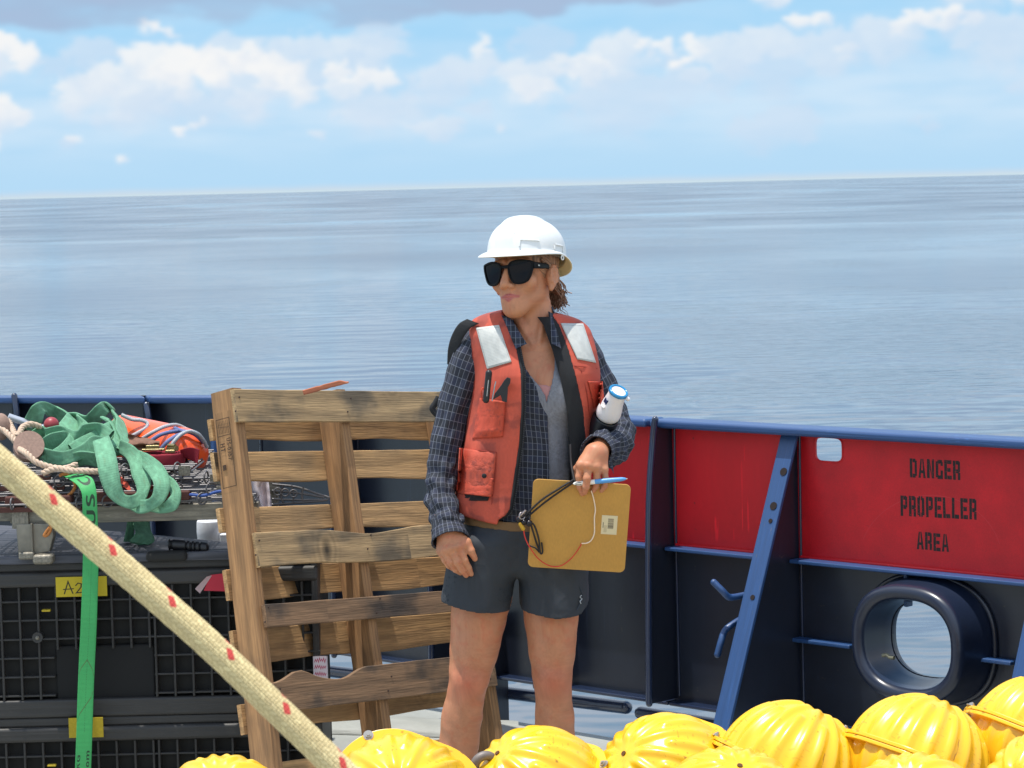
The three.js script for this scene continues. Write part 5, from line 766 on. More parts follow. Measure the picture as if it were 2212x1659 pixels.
    return (x, y, z) => { let d = smin(wrist(x, y, z), palm(x, y, z), 0.016); d = smin(d, kn(x, y, z), 0.007); d = smin(d, fs(x, y, z), 0.0045); return smin(d, th(x, y, z), 0.008); };
  })();
  const handL = (() => {
    const z0 = 0.205;                                             // in front of the clipboard
    const palm = uni(0.012, cap(L(1280, 978, z0 - 0.02), L(1256, 1004, z0 + 0.002), 0.021, 0.0145), cap(L(1285, 978, z0 - 0.018), L(1271, 1006, z0 + 0.006), 0.021, 0.0145), cap(L(1291, 979, z0 - 0.02), L(1288, 1009, z0 + 0.004), 0.020, 0.014), cap(L(1298, 981, z0 - 0.024), L(1304, 1014, z0 - 0.006), 0.017, 0.0125), cap(L(1280, 980, z0 - 0.026), L(1262, 1000, z0 - 0.014), 0.018, 0.013));
    const fi = finger([[1254, 1006, z0], [1251, 1030, z0 + 0.004], [1252, 1050, z0 - 0.002], [1258, 1067, z0 - 0.012]], [0.0115, 0.0095, 0.0085, 0.0066]);
    const fm = finger([[1270, 1008, z0 + 0.004], [1268, 1034, z0 + 0.015], [1266, 1052, z0 + 0.012], [1263, 1064, z0 + 0.0]], [0.0115, 0.0100, 0.0090, 0.007]);
    const fr = finger([[1289, 1011, z0 + 0.002], [1289, 1034, z0 + 0.002], [1287, 1050, z0 - 0.008], [1281, 1060, z0 - 0.014]], [0.0112, 0.0095, 0.0083, 0.0066]);
    const fp = finger([[1305, 1016, z0 - 0.008], [1308, 1036, z0 - 0.006], [1306, 1050, z0 - 0.010], [1299, 1060, z0 - 0.016]], [0.0098, 0.0083, 0.0075, 0.006]);
    const th = finger([[1262, 996, z0 - 0.02], [1247, 1014, z0 - 0.04], [1246, 1036, z0 - 0.05], [1250, 1054, z0 - 0.048]], [0.0145, 0.0115, 0.0098, 0.0076]);
    const kn = uni(0.004, ell(L(1255, 1005, z0 + 0.009), V(0.008, 0.007, 0.006)), ell(L(1270, 1006, z0 + 0.014), V(0.008, 0.007, 0.006)), ell(L(1289, 1009, z0 + 0.011), V(0.008, 0.007, 0.006)), ell(L(1304, 1014, z0 + 0.0), V(0.007, 0.006, 0.006)));
    const wrist = cap(L(1300, 966, z0 - 0.07), L(1289, 980, z0 - 0.02), 0.027, 0.0235);
    const fs = (x, y, z) => Math.min(fi(x, y, z), fm(x, y, z), fr(x, y, z), fp(x, y, z));
    return (x, y, z) => { let d = smin(wrist(x, y, z), palm(x, y, z), 0.014); d = smin(d, kn(x, y, z), 0.007); d = smin(d, fs(x, y, z), 0.0045); return smin(d, th(x, y, z), 0.008); };
  })();
  const armR = leg([[1056, 730, -0.03, 0.034], [1013, 790, -0.02, 0.034], [987, 868, -0.02, 0.034], [969, 945, -0.01, 0.030], [958, 1005, 0.002, 0.026], [956, 1060, 0.032, 0.022], [962, 1110, 0.072, 0.02], [968, 1142, 0.1, 0.02]]);
  const armL = leg([[1230, 730, -0.03, 0.034], [1268, 790, -0.04, 0.034], [1297, 858, -0.05, 0.033], [1322, 912, -0.055, 0.03], [1330, 945, -0.02, 0.028], [1322, 966, 0.04, 0.026], [1310, 970, 0.09, 0.024], [1298, 972, 0.14, 0.022]]);
  const core = (x, y, z) => Math.min(smin(smin(armR(x, y, z), armL(x, y, z), 0.02), smax(chest(x, y, z) + 0.004, y - vy(706), 0.04), 0.03), 9);
  const col = (x, y, z) => {
    let c = skinB.slice(); const k = 1 + 0.08 * nz(x * 30, y * 30, z * 30); c = c.map((q) => q * k);
    if (y > 1.35) { const d = lipsW(x, y, z), t = 1 - sst(0.0008, 0.0032, d); c = [lerp(c[0], 0.47, t), lerp(c[1], 0.13, t), lerp(c[2], 0.115, t)]; }
    else if (y < 0.6) { const f = Math.max(1 - Math.hypot(x - KL.x, y - KL.y) / 0.075, 1 - Math.hypot(x - KR.x, y - KR.y) / 0.075, 0); c[1] *= 1 - 0.30 * f; c[2] *= 1 - 0.28 * f; }
    else { const m = 0.12 * sst(0.1, 0.4, nz(x * 60, y * 60, z * 60)); c[1] *= 1 - m; c[2] *= 1 - m; }
    return c;
  };
  const KL = L(1010, 1478, 0.07), KR = L(1194, 1476, 0.07);
  const suv = (x, y, z) => [x * 3 + z * 2, y * 3];
  const bb = (cx, cy, cz, rx, ry, rz, f, h) => sdfMesh(f, V(cx - rx, cy - ry, cz - rz), V(cx + rx, cy + ry, cz + rz), h, { uv: suv, color: col });
  const hc = HC, parts = [];
  const yCut = vy(722); parts.push(sdfMesh(upper, V(hc.x - 0.13, yCut, hc.z - 0.14), V(hc.x + 0.16, hc.y + 0.135, hc.z + 0.15), 0.0024, { uv: suv, color: col }));
  parts.push(sdfMesh(upper, V(hc.x - 0.19, vy(905), hc.z - 0.16), V(hc.x + 0.22, yCut + 0.006, hc.z + 0.17), 0.0044, { uv: suv, color: col }));
  parts.push(sdfMesh(legs, V(ux(930, 1400), 0.045, -0.14), V(ux(1300, 1400), vy(1180), 0.16), 0.0075, { uv: suv, color: col }));
  const wr = L(985, 1195, 0.12); parts.push(bb(wr.x, wr.y, wr.z, 0.075, 0.105, 0.085, handR, 0.0026));
  const wl = L(1282, 1016, 0.19); parts.push(bb(wl.x, wl.y, wl.z, 0.07, 0.085, 0.10, handL, 0.0026));
  parts.push(sdfMesh(core, V(ux(915, 900), vy(1200), -0.16), V(ux(1390, 900), vy(690), 0.18), 0.012, { uv: suv, color: col }));
  const body = mergeGeometries(parts); part('body', body, skin, woman);

  // ---- shoes (below the frame) ----
  for (const u of [986, 1204]) { const a = L(u, 1830, -0.03), sh = uni(0.03, cap(V(a.x, 0.05, a.z - 0.03), V(a.x, 0.04, a.z + 0.14), 0.045, 0.038), cap(V(a.x, 0.12, a.z - 0.02), V(a.x, 0.05, a.z), 0.045, 0.048)); part('shoe', sdfMesh((x, y, z) => smax(sh(x, y, z), -y + 0.004, 0.006), V(a.x - 0.08, -0.01, a.z - 0.12), V(a.x + 0.08, 0.2, a.z + 0.22), 0.012), blackM, woman); }

  // ---- grey tee with its V neck, pale undershirt ----
  const VL = edge([[690, 1092], [766, 1112], [800, 1136], [835, 1166], [856, 1179], [870, 1181]]), VR = edge([[690, 1198], [764, 1198], [800, 1197], [835, 1190], [856, 1183], [870, 1181]]);
  const teeF = (x, y, z) => { const d = smin(smax(prof(x, y, z) + 0.036, y - vy(704), 0.03), bust(x, y, z) - 0.004, 0.04) + fold(x, y * 0.5, z, 0.0035, 3, 14); const sh = Math.max(d, -(d + 0.006)); const open = Math.min(x - tab(VL, y), tab(VR, y) - x, z - 0.0, y - vy(872)); return smax(smax(sh, open, 0.002), vy(1122) - y, 0.003); };
  const cuv = (s) => (x, y, z) => [(x + z * 0.6) * s, y * s];
  part('grey_shirt', sdfMesh(teeF, V(ux(1070, 900), vy(1130), -0.02), V(ux(1270, 900), vy(690), 0.16), 0.0042, { uv: cuv(6) }), teeM, woman);
  const under = (x, y, z) => { const d = smin(smax(prof(x, y, z) + 0.041, y - vy(704), 0.03), bust(x, y, z) - 0.001, 0.04); return smax(smax(Math.max(d, -(d + 0.005)), y - (vy(826) + 0.004 * Math.sin(x * 40)), 0.002), Math.max(vy(875) - y, 0.02 - z), 0.002); };
  part('undershirt', sdfMesh(under, V(ux(1130, 900), vy(880), 0.0), V(ux(1215, 900), vy(815), 0.16), 0.004), mat(S(186, 132, 128), 0.85), woman);

  // ---- plaid shirt: body, collar, sleeves ----
  const PL = edge([[674, 1100], [700, 1112], [745, 1119], [766, 1120], [830, 1156], [866, 1176], [891, 1183], [952, 1186], [1025, 1188], [1130, 1192]]), PRt = edge([[674, 1186], [745, 1196], [800, 1218], [880, 1232], [980, 1237], [1130, 1240]]);
  const shirtF = (x, y, z) => { const d = smax(prof(x, y, z) + 0.026, y - vy(690), 0.03) + fold(x, y * 0.6, z, 0.004, 8, 12); const sh = Math.max(d, -(d + 0.006)); const open = Math.min(x - tab(PL, y), tab(PRt, y) - x, z + 0.01); return smax(smax(sh, open, 0.002), vy(1128) - y + 0.006 * Math.sin(x * 30), 0.003); };
  part('plaid_shirt', sdfMesh(shirtF, V(ux(965, 900), vy(1140), -0.14), V(ux(1300, 900), vy(672), 0.16), 0.0046, { uv: (x, y, z) => [(x + z * 0.7 + 0.006 * nz(x * 9, y * 9, 1)) * PU, (y + 0.12 * x + 0.006 * nz(x * 9, y * 9, 5)) * PS] }), plaid, woman);
  const sheetP = (rows, th = 0.003) => { const back = rows.map((r) => r.map((p) => p.clone().add(V(0, -0.001, -th)))); return mergeAll([gridGeo(rows, (i, j, p) => [p.x * PU, p.y * PS]), gridGeo(back, (i, j, p) => [p.x * PU, p.y * PS])]); };
  const lerpGrid = (q, n, m, f) => { const rows = []; for (let i = 0; i <= n; i++) { const row = []; for (let j = 0; j <= m; j++) { const t = i / n, s = j / m; const a = q[0].clone().lerp(q[1], s), b = q[3].clone().lerp(q[2], s), p = a.lerp(b, t); if (f) p.add(f(t, s)); row.push(p); } rows.push(row); } return rows; };
  const bulge = (a) => (t, s) => V(0, 0, a * Math.sin(Math.PI * s) * Math.sin(Math.PI * clamp(t * 0.9 + 0.05)));
  part('collar', sheetP(lerpGrid([L(1083, 680, 0.045), L(1104, 688, 0.05), L(1138, 742, 0.105), L(1114, 753, 0.112)], 14, 8, bulge(0.012))), plaid, woman);
  part('collar', sheetP(lerpGrid([L(1184, 672, 0.03), L(1196, 678, 0.03), L(1212, 752, 0.105), L(1192, 742, 0.095)], 14, 8, bulge(0.010))), plaid, woman);
  part('collar', sheetP((() => { const rows = []; for (let i = 0; i <= 6; i++) { const row = []; for (let j = 0; j <= 20; j++) { const a = R(160 + j / 20 * 220), c = L(1143, 684 - i * 3.4, -0.03); row.push(V(c.x + Math.cos(a) * (0.073 - i * 0.0018), c.y, c.z + Math.sin(a) * (0.068 - i * 0.0015))); } rows.push(row); } return rows; })()), plaid, woman);
  // sleeve: rings along a path, with folds that gather at elbow and cuff
  function sleeve(l, opt) {
    const c = new THREE.CatmullRomCurve3(l.map(([u, v, z]) => L(u, v, z))), n = 130, m = 56, rows = [], fr = c.computeFrenetFrames(n, false), len = c.getLength();
    let side = opt.side.clone();
    for (let i = 0; i <= n; i++) {
      const t = i / n, p = c.getPoint(t), tg = c.getTangent(t), x = side.clone().addScaledVector(tg, -side.dot(tg)).normalize(), y = tg.clone().cross(x); side = x;
      const f = t * (l.length - 1), k = Math.min(l.length - 2, Math.floor(f)), r = lerp(l[k][3], l[k + 1][3], sst(0, 1, f - k)) ;
      const row = [], gather = opt.gather(t);
      for (let j = 0; j <= m; j++) {
        const a = j / m * Math.PI * 2, ca = Math.cos(a), sa = Math.sin(a), px = ca * 1.6, py = sa * 1.6;
        let d = gather * (0.0075 * Math.sin(t * 62 + 2.2 * Math.sin(a + t * 5) + 3 * nz(px, py, t * 5)) * (0.45 + 0.55 * nz(px * 1.2, py * 1.2, t * 9 + 4)) ) + 0.008 * nz(px, py, t * 7 + 2) + 0.004 * nz(px * 2.5, py * 2.5, t * 16);
        if (t > 1 - opt.cuff) d = d * 0.25 + 0.0028;
        if (t > 1 - opt.cuff - 0.012 && t <= 1 - opt.cuff) d = d * 0.4 - 0.003;
        row.push(p.clone().addScaledVector(x, ca * (r + d)).addScaledVector(y, sa * (r + d) * (opt.flat ?? 1)));
      }
      rows.push(row);
    }
    // turn the edge in so that the cloth has thickness
    const last = rows[n], cl = c.getPoint(1), tl = c.getTangent(1); for (const [k, b] of [[0.95, 0.001], [0.9, -0.004], [0.86, -0.02], [0.8, -0.06]]) rows.push(last.map((p) => p.clone().sub(cl).multiplyScalar(k).add(cl).addScaledVector(tl, b)));
    return gridGeo(rows, (i, j) => [j / m * opt.around, Math.min(i, n) / n * len * PS + (i > n ? -(i - n) * 0.02 : 0)], true);
  }
  part('sleeve', sleeve([[1062, 716, -0.03, 0.04], [1036, 740, -0.025, 0.046], [1013, 790, -0.02, 0.048], [987, 868, -0.02, 0.0455], [969, 945, -0.01, 0.0455], [958, 1005, 0.002, 0.043], [955, 1060, 0.03, 0.0405], [961, 1110, 0.07, 0.0395], [968, 1142, 0.1, 0.041], [973, 1168, 0.122, 0.047]], { side: V(1, 0.1, 0), gather: (t) => 0.35 + 0.9 * sst(0.5, 0.62, t) * (1 - 0.2 * sst(0.75, 0.9, t)), cuff: 0.1, around: 6 }), plaid, woman);
  part('sleeve', sleeve([[1222, 714, -0.035, 0.04], [1244, 738, -0.035, 0.046], [1268, 790, -0.04, 0.049], [1297, 858, -0.05, 0.050], [1322, 912, -0.055, 0.052], [1330, 945, -0.02, 0.052], [1322, 966, 0.04, 0.048], [1310, 970, 0.09, 0.046], [1296, 972, 0.135, 0.042], [1288, 976, 0.165, 0.040]], { side: V(1, 0.1, 0), gather: (t) => 0.5 + 0.9 * sst(0.4, 0.55, t), cuff: 0.12, around: 6 }), plaid, woman);
  part('cuff_tail', sheetP(lerpGrid([L(1306, 978, 0.165), L(1322, 984, 0.15), L(1326, 1024, 0.15), L(1318, 1006, 0.165)], 10, 6, bulge(0.006))), plaid, woman);

  // ---- orange work vest ----
  const ZL = edge([[664, 1082], [683, 1086], [747, 1116], [805, 1127], [879, 1128], [952, 1123], [1064, 1108], [1098, 1102], [1112, 1092], [1122, 1076]]), ZR = edge([[664, 1190], [681, 1190], [703, 1207], [757, 1227], [818, 1244], [879, 1257], [964, 1265], [1040, 1268], [1130, 1268]]);
  const neckHole = (x, y, z) => { const c = L(1143, 690, -0.03); return Math.hypot((x - c.x) / 1.0, (z - c.z) / 0.95) - 0.071; };
  const TOPS = [[1000, 694], [1014, 688], [1050, 679], [1084, 672], [1140, 668], [1194, 676], [1236, 686], [1257, 692], [1290, 712]].map(([u, v]) => { const p = L(u, v, 0.0); return [p.x, p.y]; });
  const vestF = (x, y, z) => {
    const d = smax(prof(x, y, z) + fold(x, y * 0.7, z, 0.0085, 1, 7) + 0.003 * Math.sin(y * 26 + x * 10) * sst(1.2, 1.0, y), y - tab(TOPS, x), 0.012);
    let sh = smax(d, -(d + 0.019), 0.003); sh = smax(sh, -neckHole(x, y, z), 0.006);
    const open = Math.min(x - tab(ZL, y), tab(ZR, y) - x, z + 0.0); sh = smax(sh, open, 0.004);
    const hem = lerp(vy(1108, 998), vy(1124, 1090), clamp((x - ux(998, 1110)) / (ux(1090, 1110) - ux(998, 1110)))); return smax(sh, hem - y, 0.006);
  };
  part('vest', sdfMesh(vestF, V(ux(972, 900) - 0.02, vy(1135), -0.16), V(ux(1310, 900), vy(655), 0.17), 0.0042, { uv: (x, y, z) => [(x + z * 0.5) * 2.2, y * 2.2] }), vestM, woman);
  // front of the vest at a photo point, found along the sight direction
  const frontZ = (f, x, y) => { let z = 0.2; for (let k = 0; k < 60; k++) { const d = f(x, y, z); if (d < 0.0006) return z; z -= Math.max(d * 0.7, 0.001); if (z < -0.1) break; } return 0.09; };
  const solidV = (x, y, z) => smax(prof(x, y, z) + fold(x, y * 0.7, z, 0.0085, 1, 7), y - tab(TOPS, x), 0.012);
  // a patch that drapes over the vest: photo quad corners (top-left, top-right, bottom-right, bottom-left)
  function patch(q, lift, th, n = 18, m = 14, extra, uvs = 1, over = solidV) {
    const at = (t, s) => { const u = lerp(lerp(q[0][0], q[1][0], s), lerp(q[3][0], q[2][0], s), t), v = lerp(lerp(q[0][1], q[1][1], s), lerp(q[3][1], q[2][1], s), t); let z = 0.1; for (let k = 0; k < 3; k++) { const p = L(u, v, z); z = frontZ(over, p.x, p.y); } const e = extra ? extra(t, s) : 0; return L(u, v, z + lift + e); };
    const rows = []; for (let i = 0; i <= n; i++) { const row = []; for (let j = 0; j <= m; j++) row.push(at(i / n, j / m)); rows.push(row); }
    const rim = [...rows[0].map((p, j) => [p, rows[0][j]])];
    const out = []; const sink = (p) => p.clone().add(V(0, 0, -th - lift));
    const full = [rows[0].map(sink), ...rows, rows[n].map(sink)].map((r) => [sink(r[0]), ...r, sink(r[m])]);
    return gridGeo(full, (i, j) => [(j - 1) / m * uvs, (1 - (i - 1) / n) * uvs]);
  }
  const refl = mat([1, 1, 1], 0.42, { metalness: 0.15, map: noiseTex(256, (u, v) => { const h = Math.abs(Math.sin((u * 34 + v * 17) * 3.1416)) * Math.abs(Math.sin((u * 34 - v * 17) * 3.1416)); const e = Math.min(u, 1 - u, v, 1 - v), st = Math.abs(e - 0.05) < 0.008 && Math.sin((u + v) * 200) > -0.2; const k = st ? 0.62 : 0.90 + 0.12 * h + 0.10 * tn(u, v, 5, 3); return [204 * k, 204 * k, 198 * k]; }, true), bumpMap: noiseTex(128, (u, v) => Math.abs(Math.sin(u * 90)) * 0.5 + Math.abs(Math.sin(v * 90)) * 0.5), bumpScale: 0.0006 });
  part('reflective_patch', patch([[1028, 708], [1078, 702], [1105, 782], [1052, 797]], 0.0028, 0.004), refl, woman);
  part('reflective_patch', patch([[1211, 698], [1260, 699], [1288, 784], [1247, 776]], 0.0028, 0.004), refl, woman);
  const pouch = (a) => (t, s) => a * Math.pow(Math.sin(Math.PI * clamp(s)), 0.5) * sst(0, 0.12, t) * (0.4 + 0.6 * sst(0, 0.5, t)) * sst(1.0, 0.86, t) + 0.0012 * nz(s * 5, t * 5, a * 100);
  part('chest_pocket', patch([[1036, 860], [1092, 868], [1086, 944], [1020, 948]], 0.004, 0.006, 22, 18, (t, s) => 0.014 * Math.pow(Math.sin(Math.PI * s), 0.6) * sst(1.02, 0.8, t) + 0.006 * (1 - t) + 0.0015 * nz(s * 4, t * 4, 2)), pocketM, woman);
  part('lower_pocket', patch([[992, 968], [1072, 978], [1064, 1068], [986, 1062]], 0.003, 0.005, 24, 20, pouch(0.012)), vestM, woman);
  part('pocket_flap', patch([[990, 1022], [1066, 1034], [1062, 1074], [988, 1066]], 0.010, 0.012, 18, 18, (t, s) => 0.010 * Math.sin(Math.PI * s) * t + 0.0014 * nz(s * 4, t * 4, 6)), pocketM, woman);
  part('pocket_lining', patch([[990, 1064], [1062, 1060], [1054, 1082], [992, 1082]], 0.003, 0.005, 8, 14, (t, s) => 0.003 * nz(s * 8, t * 4, 9)), blackM, woman, 'black pocket lining showing under the flap');
  part('pocket_slot', patch([[990, 1023], [1050, 1036], [1050, 1039], [990, 1026]], 0.0035, 0.005, 3, 14), blackM, woman, 'dark pocket slot');
  { const p = L(1046, 1028, 0.142); part('snap_button', new THREE.SphereGeometry(0.0065, 16, 10).scale(1, 1, 0.5).translate(p.x, p.y, p.z), blackM, woman); }
  part('side_pocket', patch([[1270, 824], [1302, 824], [1306, 872], [1284, 882]], 0.003, 0.006, 16, 12, (t, s) => 0.014 * Math.sin(Math.PI * s) * (1 - 0.5 * t)), pocketM, woman);
  // stitched seams
  const seam = (l, r = 0.0011, m = mat(S(150, 52, 40), 0.8)) => part('seam', tube(l.map(([u, v]) => { let z = 0.1; for (let k = 0; k < 3; k++) { const p = L(u, v, z); z = frontZ(solidV, p.x, p.y); } return L(u, v, z + 0.0008); }), r, 60, 5), m, woman);
  seam([[1000, 967], [1030, 972], [1072, 977]]); seam([[1020, 760], [1024, 810], [1022, 860], [1010, 920]]); seam([[1240, 790], [1262, 792], [1290, 796]]); seam([[1072, 977], [1070, 1020], [1062, 1090]]); seam([[1255, 800], [1268, 850], [1274, 900]]);
  // zip tapes and the black lining turned out on the right
  const strip = (tb, vs, du0, du1, z0, m, name) => part(name, gridGeo((() => { const rows = []; for (let i = 0; i <= 60; i++) { const v = lerp(vs[0], vs[1], i / 60), y = vy(v), x = tab(tb, y), row = []; for (let j = 0; j <= 8; j++) { const s = j / 8, X = x + lerp(du0, du1, s), z = frontZ(solidV, X, y); row.push(V(X, y, z + z0 - 0.012 * s * s + 0.003 * Math.sin(s * Math.PI))); } rows.push(row); } return [...rows, ...rows.slice().reverse().map((r) => r.map((p) => p.clone().add(V(0, 0, -0.004))))]; })(), (i, j) => [j / 8, i / 10]), m, woman);
  strip(ZL, [690, 1108], -0.003, 0.011, -0.002, blackM, 'zip_tape');
  strip(ZR, [684, 1040], 0.004, -0.04, -0.003, blackM, 'zip_tape');
  const teeth = mat(S(58, 60, 66), 0.4, { metalness: 0.3 });
  { const g = []; for (let i = 0; i < 80; i++) { const v = lerp(740, 1105, i / 80), y = vy(v), x = tab(ZL, y) + 0.0085, z = frontZ(solidV, x, y); g.push(new THREE.BoxGeometry(0.0034, 0.0026, 0.003).translate(x, y, z - 0.0035)); } const m = part('zip_teeth', g, teeth, woman); m.userData.kind = 'stuff'; }
  // black armhole lining standing off the shoulder
  part('armhole_lining', ribbon([[1022, 694, 0.03], [1004, 704, 0.02], [988, 728, 0.0], [979, 756, -0.02], [976, 790, -0.05]].map(([u, v, z], i) => [L(u, v, z), V(0.016 - i * 0.001, -0.006, 0.012)]), 0.008, 40, 1), blackM, woman);
  part('waist_belt', sdfMesh((x, y, z) => { const d = prof(x, y, z) + 0.012 + 0.0015 * nz(x * 20, y * 20, z * 20); return smax(Math.max(d, -(d + 0.005)), Math.max(y - vy(1112, 1060) - 0.0 + (x - ux(1060, 1112)) * 0.12, vy(1133, 1060) - y - (x - ux(1060, 1112)) * 0.12), 0.002); }, V(ux(970, 1120) - 0.02, vy(1150), -0.15), V(ux(1290, 1120), vy(1095), 0.16), 0.0045), mat(S(120, 92, 60), 0.8, { bumpMap: clothBump, bumpScale: 0.001 }), woman, 'tan webbing belt of the vest');

  // ---- shorts ----
  const tubeE = (p0, a0, b0, p1, a1, b1) => (x, y, z) => { const t = clamp((p0.y - y) / (p0.y - p1.y), -0.2, 1.3), cx = lerp(p0.x, p1.x, t), cz = lerp(p0.z, p1.z, t), a = lerp(a0, a1, t), b = lerp(b0, b1, t), X = (x - cx) / a, Z = (z - cz) / b; return (Math.pow(Math.pow(Math.abs(X), 2.3) + Math.pow(Math.abs(Z), 2.3), 1 / 2.3) - 1) * Math.min(a, b); };
  const sL = tubeE(L(1052, 1170), 0.098, 0.118, L(1023, 1325, 0.012), 0.094, 0.112), sR = tubeE(L(1190, 1170), 0.096, 0.118, L(1199, 1330, 0.012), 0.090, 0.112);
  const hip = (x, y, z) => prof(x, y, z) + 0.016;
  const pelvis = (x, y, z) => smax(hip(x, y, z), vy(1236) - y, 0.03);
  const hemL = [[940, 1302], [965, 1308], [1000, 1317], [1040, 1323], [1080, 1325], [1100, 1324]].map(([u, v]) => { const p = L(u, v, 0.1); return [p.x, p.y]; }), hemR = [[1122, 1322], [1150, 1328], [1196, 1335], [1230, 1334], [1256, 1329], [1264, 1318], [1280, 1308]].map(([u, v]) => { const p = L(u, v, 0.1); return [p.x, p.y]; });
  const mid = ux(1114, 1300);
  const shortsF = (x, y, z) => {
    const legsD = Math.min(sL(x, y, z), sR(x, y, z)); let d = smin(smax(legsD, y - vy(1150), 0.03), smax(pelvis(x, y, z), y - vy(1118), 0.01), 0.028);
    d += fold(x, y, z, 0.0035, 5, 9) + 0.003 * Math.sin(Math.atan2(z, x - (x < mid ? L(1030, 1300).x : L(1199, 1300).x)) * 7) * sst(vy(1230), vy(1330), y);
    const sh = smax(d, -(d + 0.006), 0.001); return smax(sh, tab(x < mid ? hemL : hemR, x) - y, 0.002);
  };
  part('shorts', sdfMesh(shortsF, V(ux(925, 1300), vy(1345), -0.16), V(ux(1300, 1300), vy(1105), 0.17), 0.0044, { uv: cuv(2.5) }), shortsM, woman);
  { const st = []; for (const [u0, v0, u1, v1, u2, v2] of [[1252, 1268, 1262, 1290, 1256, 1318]]) { const at = (u, v) => { let z = 0.1; const f = (x, y, z2) => sR(x, y, z2); for (let k = 0; k < 3; k++) { const p = L(u, v, z); z = frontZ(f, p.x, p.y); } return L(u, v, z + 0.002); }; st.push(tube([at(u0, v0), at(u1 - 4, v1), at(u2 - 10, v2)], 0.0012, 24, 5)); } part('side_seam', st, mat(S(44, 54, 66), 0.8), woman); }
  // small pale mark on the hem
  { const at = (u, v) => { let z = 0.1; for (let k = 0; k < 3; k++) { const p = L(u, v, z); z = frontZ((x, y, q) => sR(x, y, q), p.x, p.y); } return L(u, v, z + 0.004); }; part('hem_logo', tube([at(1256, 1286), at(1253, 1290), at(1257, 1294), at(1253, 1299), at(1255, 1304)], 0.0014, 20, 5), mat(S(170, 176, 182), 0.6), woman); }

  // ---- hair ----
  {
    const hairM = mat([1, 1, 1], 0.55, { map: noiseTex(256, (u, v) => { const k = 1 + 0.45 * nz(u * 60, v * 4, 1) + 0.25 * nz(u * 120, v * 9, 4); return [146 * k, 108 * k, 84 * k]; }, true) });
    const capF = inHead((x, y, z) => smax(smax(ell(V(0, 0.034, -0.024), V(0.079, 0.094, 0.101))(x, y, z) + 0.0025 * nz(x * 60, y * 18, z * 60), -(z - 0.02 + (y - 0.03) * 0.35) * 0 + (z - 0.048 + Math.max(0, 0.02 - y) * 1.1), 0.01), -0.075 - y, 0.012));
    const hair = [sdfMesh(capF, V(hc.x - 0.14, hc.y - 0.13, hc.z - 0.15), V(hc.x + 0.16, hc.y + 0.12, hc.z + 0.14), 0.005, { uv: (x, y, z) => [x * 6 + z * 6, y * 4] })];
    const toW = (p) => p.clone().applyMatrix4(HM);
    // locks gathered low at the nape, with loose curls
    for (let k = 0; k < 520; k++) {
      const s = (rnd() - 0.5) * 2, a = rnd(), st = V(s * 0.070, -0.005 - 0.045 * rnd(), -0.03 - 0.065 * Math.sqrt(Math.max(0, 1 - s * s)) * 0.95), end = V(0.018 + (rnd() - 0.5) * 0.06, -0.046 - 0.032 * rnd(), -0.112 - 0.036 * rnd());
      const mid1 = st.clone().lerp(end, 0.5).add(V((rnd() - 0.5) * 0.014, -0.006, -0.018 - 0.012 * rnd())), tip = end.clone().add(V((rnd() - 0.5) * 0.034, -0.022 * rnd() - 0.004, (rnd() - 0.3) * 0.03));
      hair.push(tube([st, mid1, end, tip].map(toW), 0.0006 + 0.0009 * a, 9, 4));
    }
    for (let k = 0; k < 220; k++) { const c = V(0.02, -0.056, -0.126), t0 = rnd() * 6.28, pts = []; const rx = 0.008 + 0.026 * rnd(), ry = 0.010 + 0.026 * rnd(), tl = rnd() * 2; for (let q = 0; q <= 6; q++) { const an = t0 + q * 0.62; pts.push(toW(V(c.x + Math.cos(an) * rx * Math.cos(tl), c.y + Math.sin(an) * ry, c.z + Math.cos(an) * rx * Math.sin(tl) * 0.8))); } hair.push(tube(pts, 0.0006 + 0.0007 * rnd(), 10, 4)); }
    for (let k = 0; k < 9; k++) { const b = V(0.02 + 0.03 * (rnd() - 0.5), -0.082, -0.13), pts = [b]; for (let q = 1; q <= 4; q++) pts.push(b.clone().add(V(0.012 * q * (rnd() - 0.1), -0.013 * q, -0.006 * q + 0.012 * Math.sin(q + k)))); hair.push(tube(pts.map(toW), 0.0006, 14, 4)); }
    for (let k = 0; k < 26; k++) { const y0 = 0.035 - 0.03 * rnd(), st = V(0.072, y0 + 0.01, 0.04 - 0.02 * rnd()), m1 = V(0.081, y0 - 0.006, 0.0), en = V(0.079, y0 - 0.03 - 0.02 * rnd(), -0.05); hair.push(tube([st, m1, en].map(toW), 0.0011 + 0.001 * rnd(), 10, 4)); }
    part('hair', hair, hairM, woman);
  }

  // ---- hard hat, in its own frame ----
  {
    const HH = new THREE.Group(); HH.name = 'hard_hat'; HH.userData.label = 'white plastic hard hat with short peak'; woman.add(HH);
    HH.position.copy(L(1138, 549, -0.01)); HH.quaternion.setFromEuler(new THREE.Euler(R(-9), R(-34), R(2), 'YXZ'));
    const N = 144, A = 0.098, B = 0.118, Hh = 0.096, rows = [];
    const rimY = (f) => { const c = Math.sin(f); return -0.013 * c * c * (c > 0 ? 0.9 : 2.2) + 0.004; };           // f = 90 deg is the front
    const out = (f) => { const c = Math.sin(f); return 0.011 + (c > 0 ? 0.026 * Math.pow(c, 2.2) : 0.013 * c * c); };
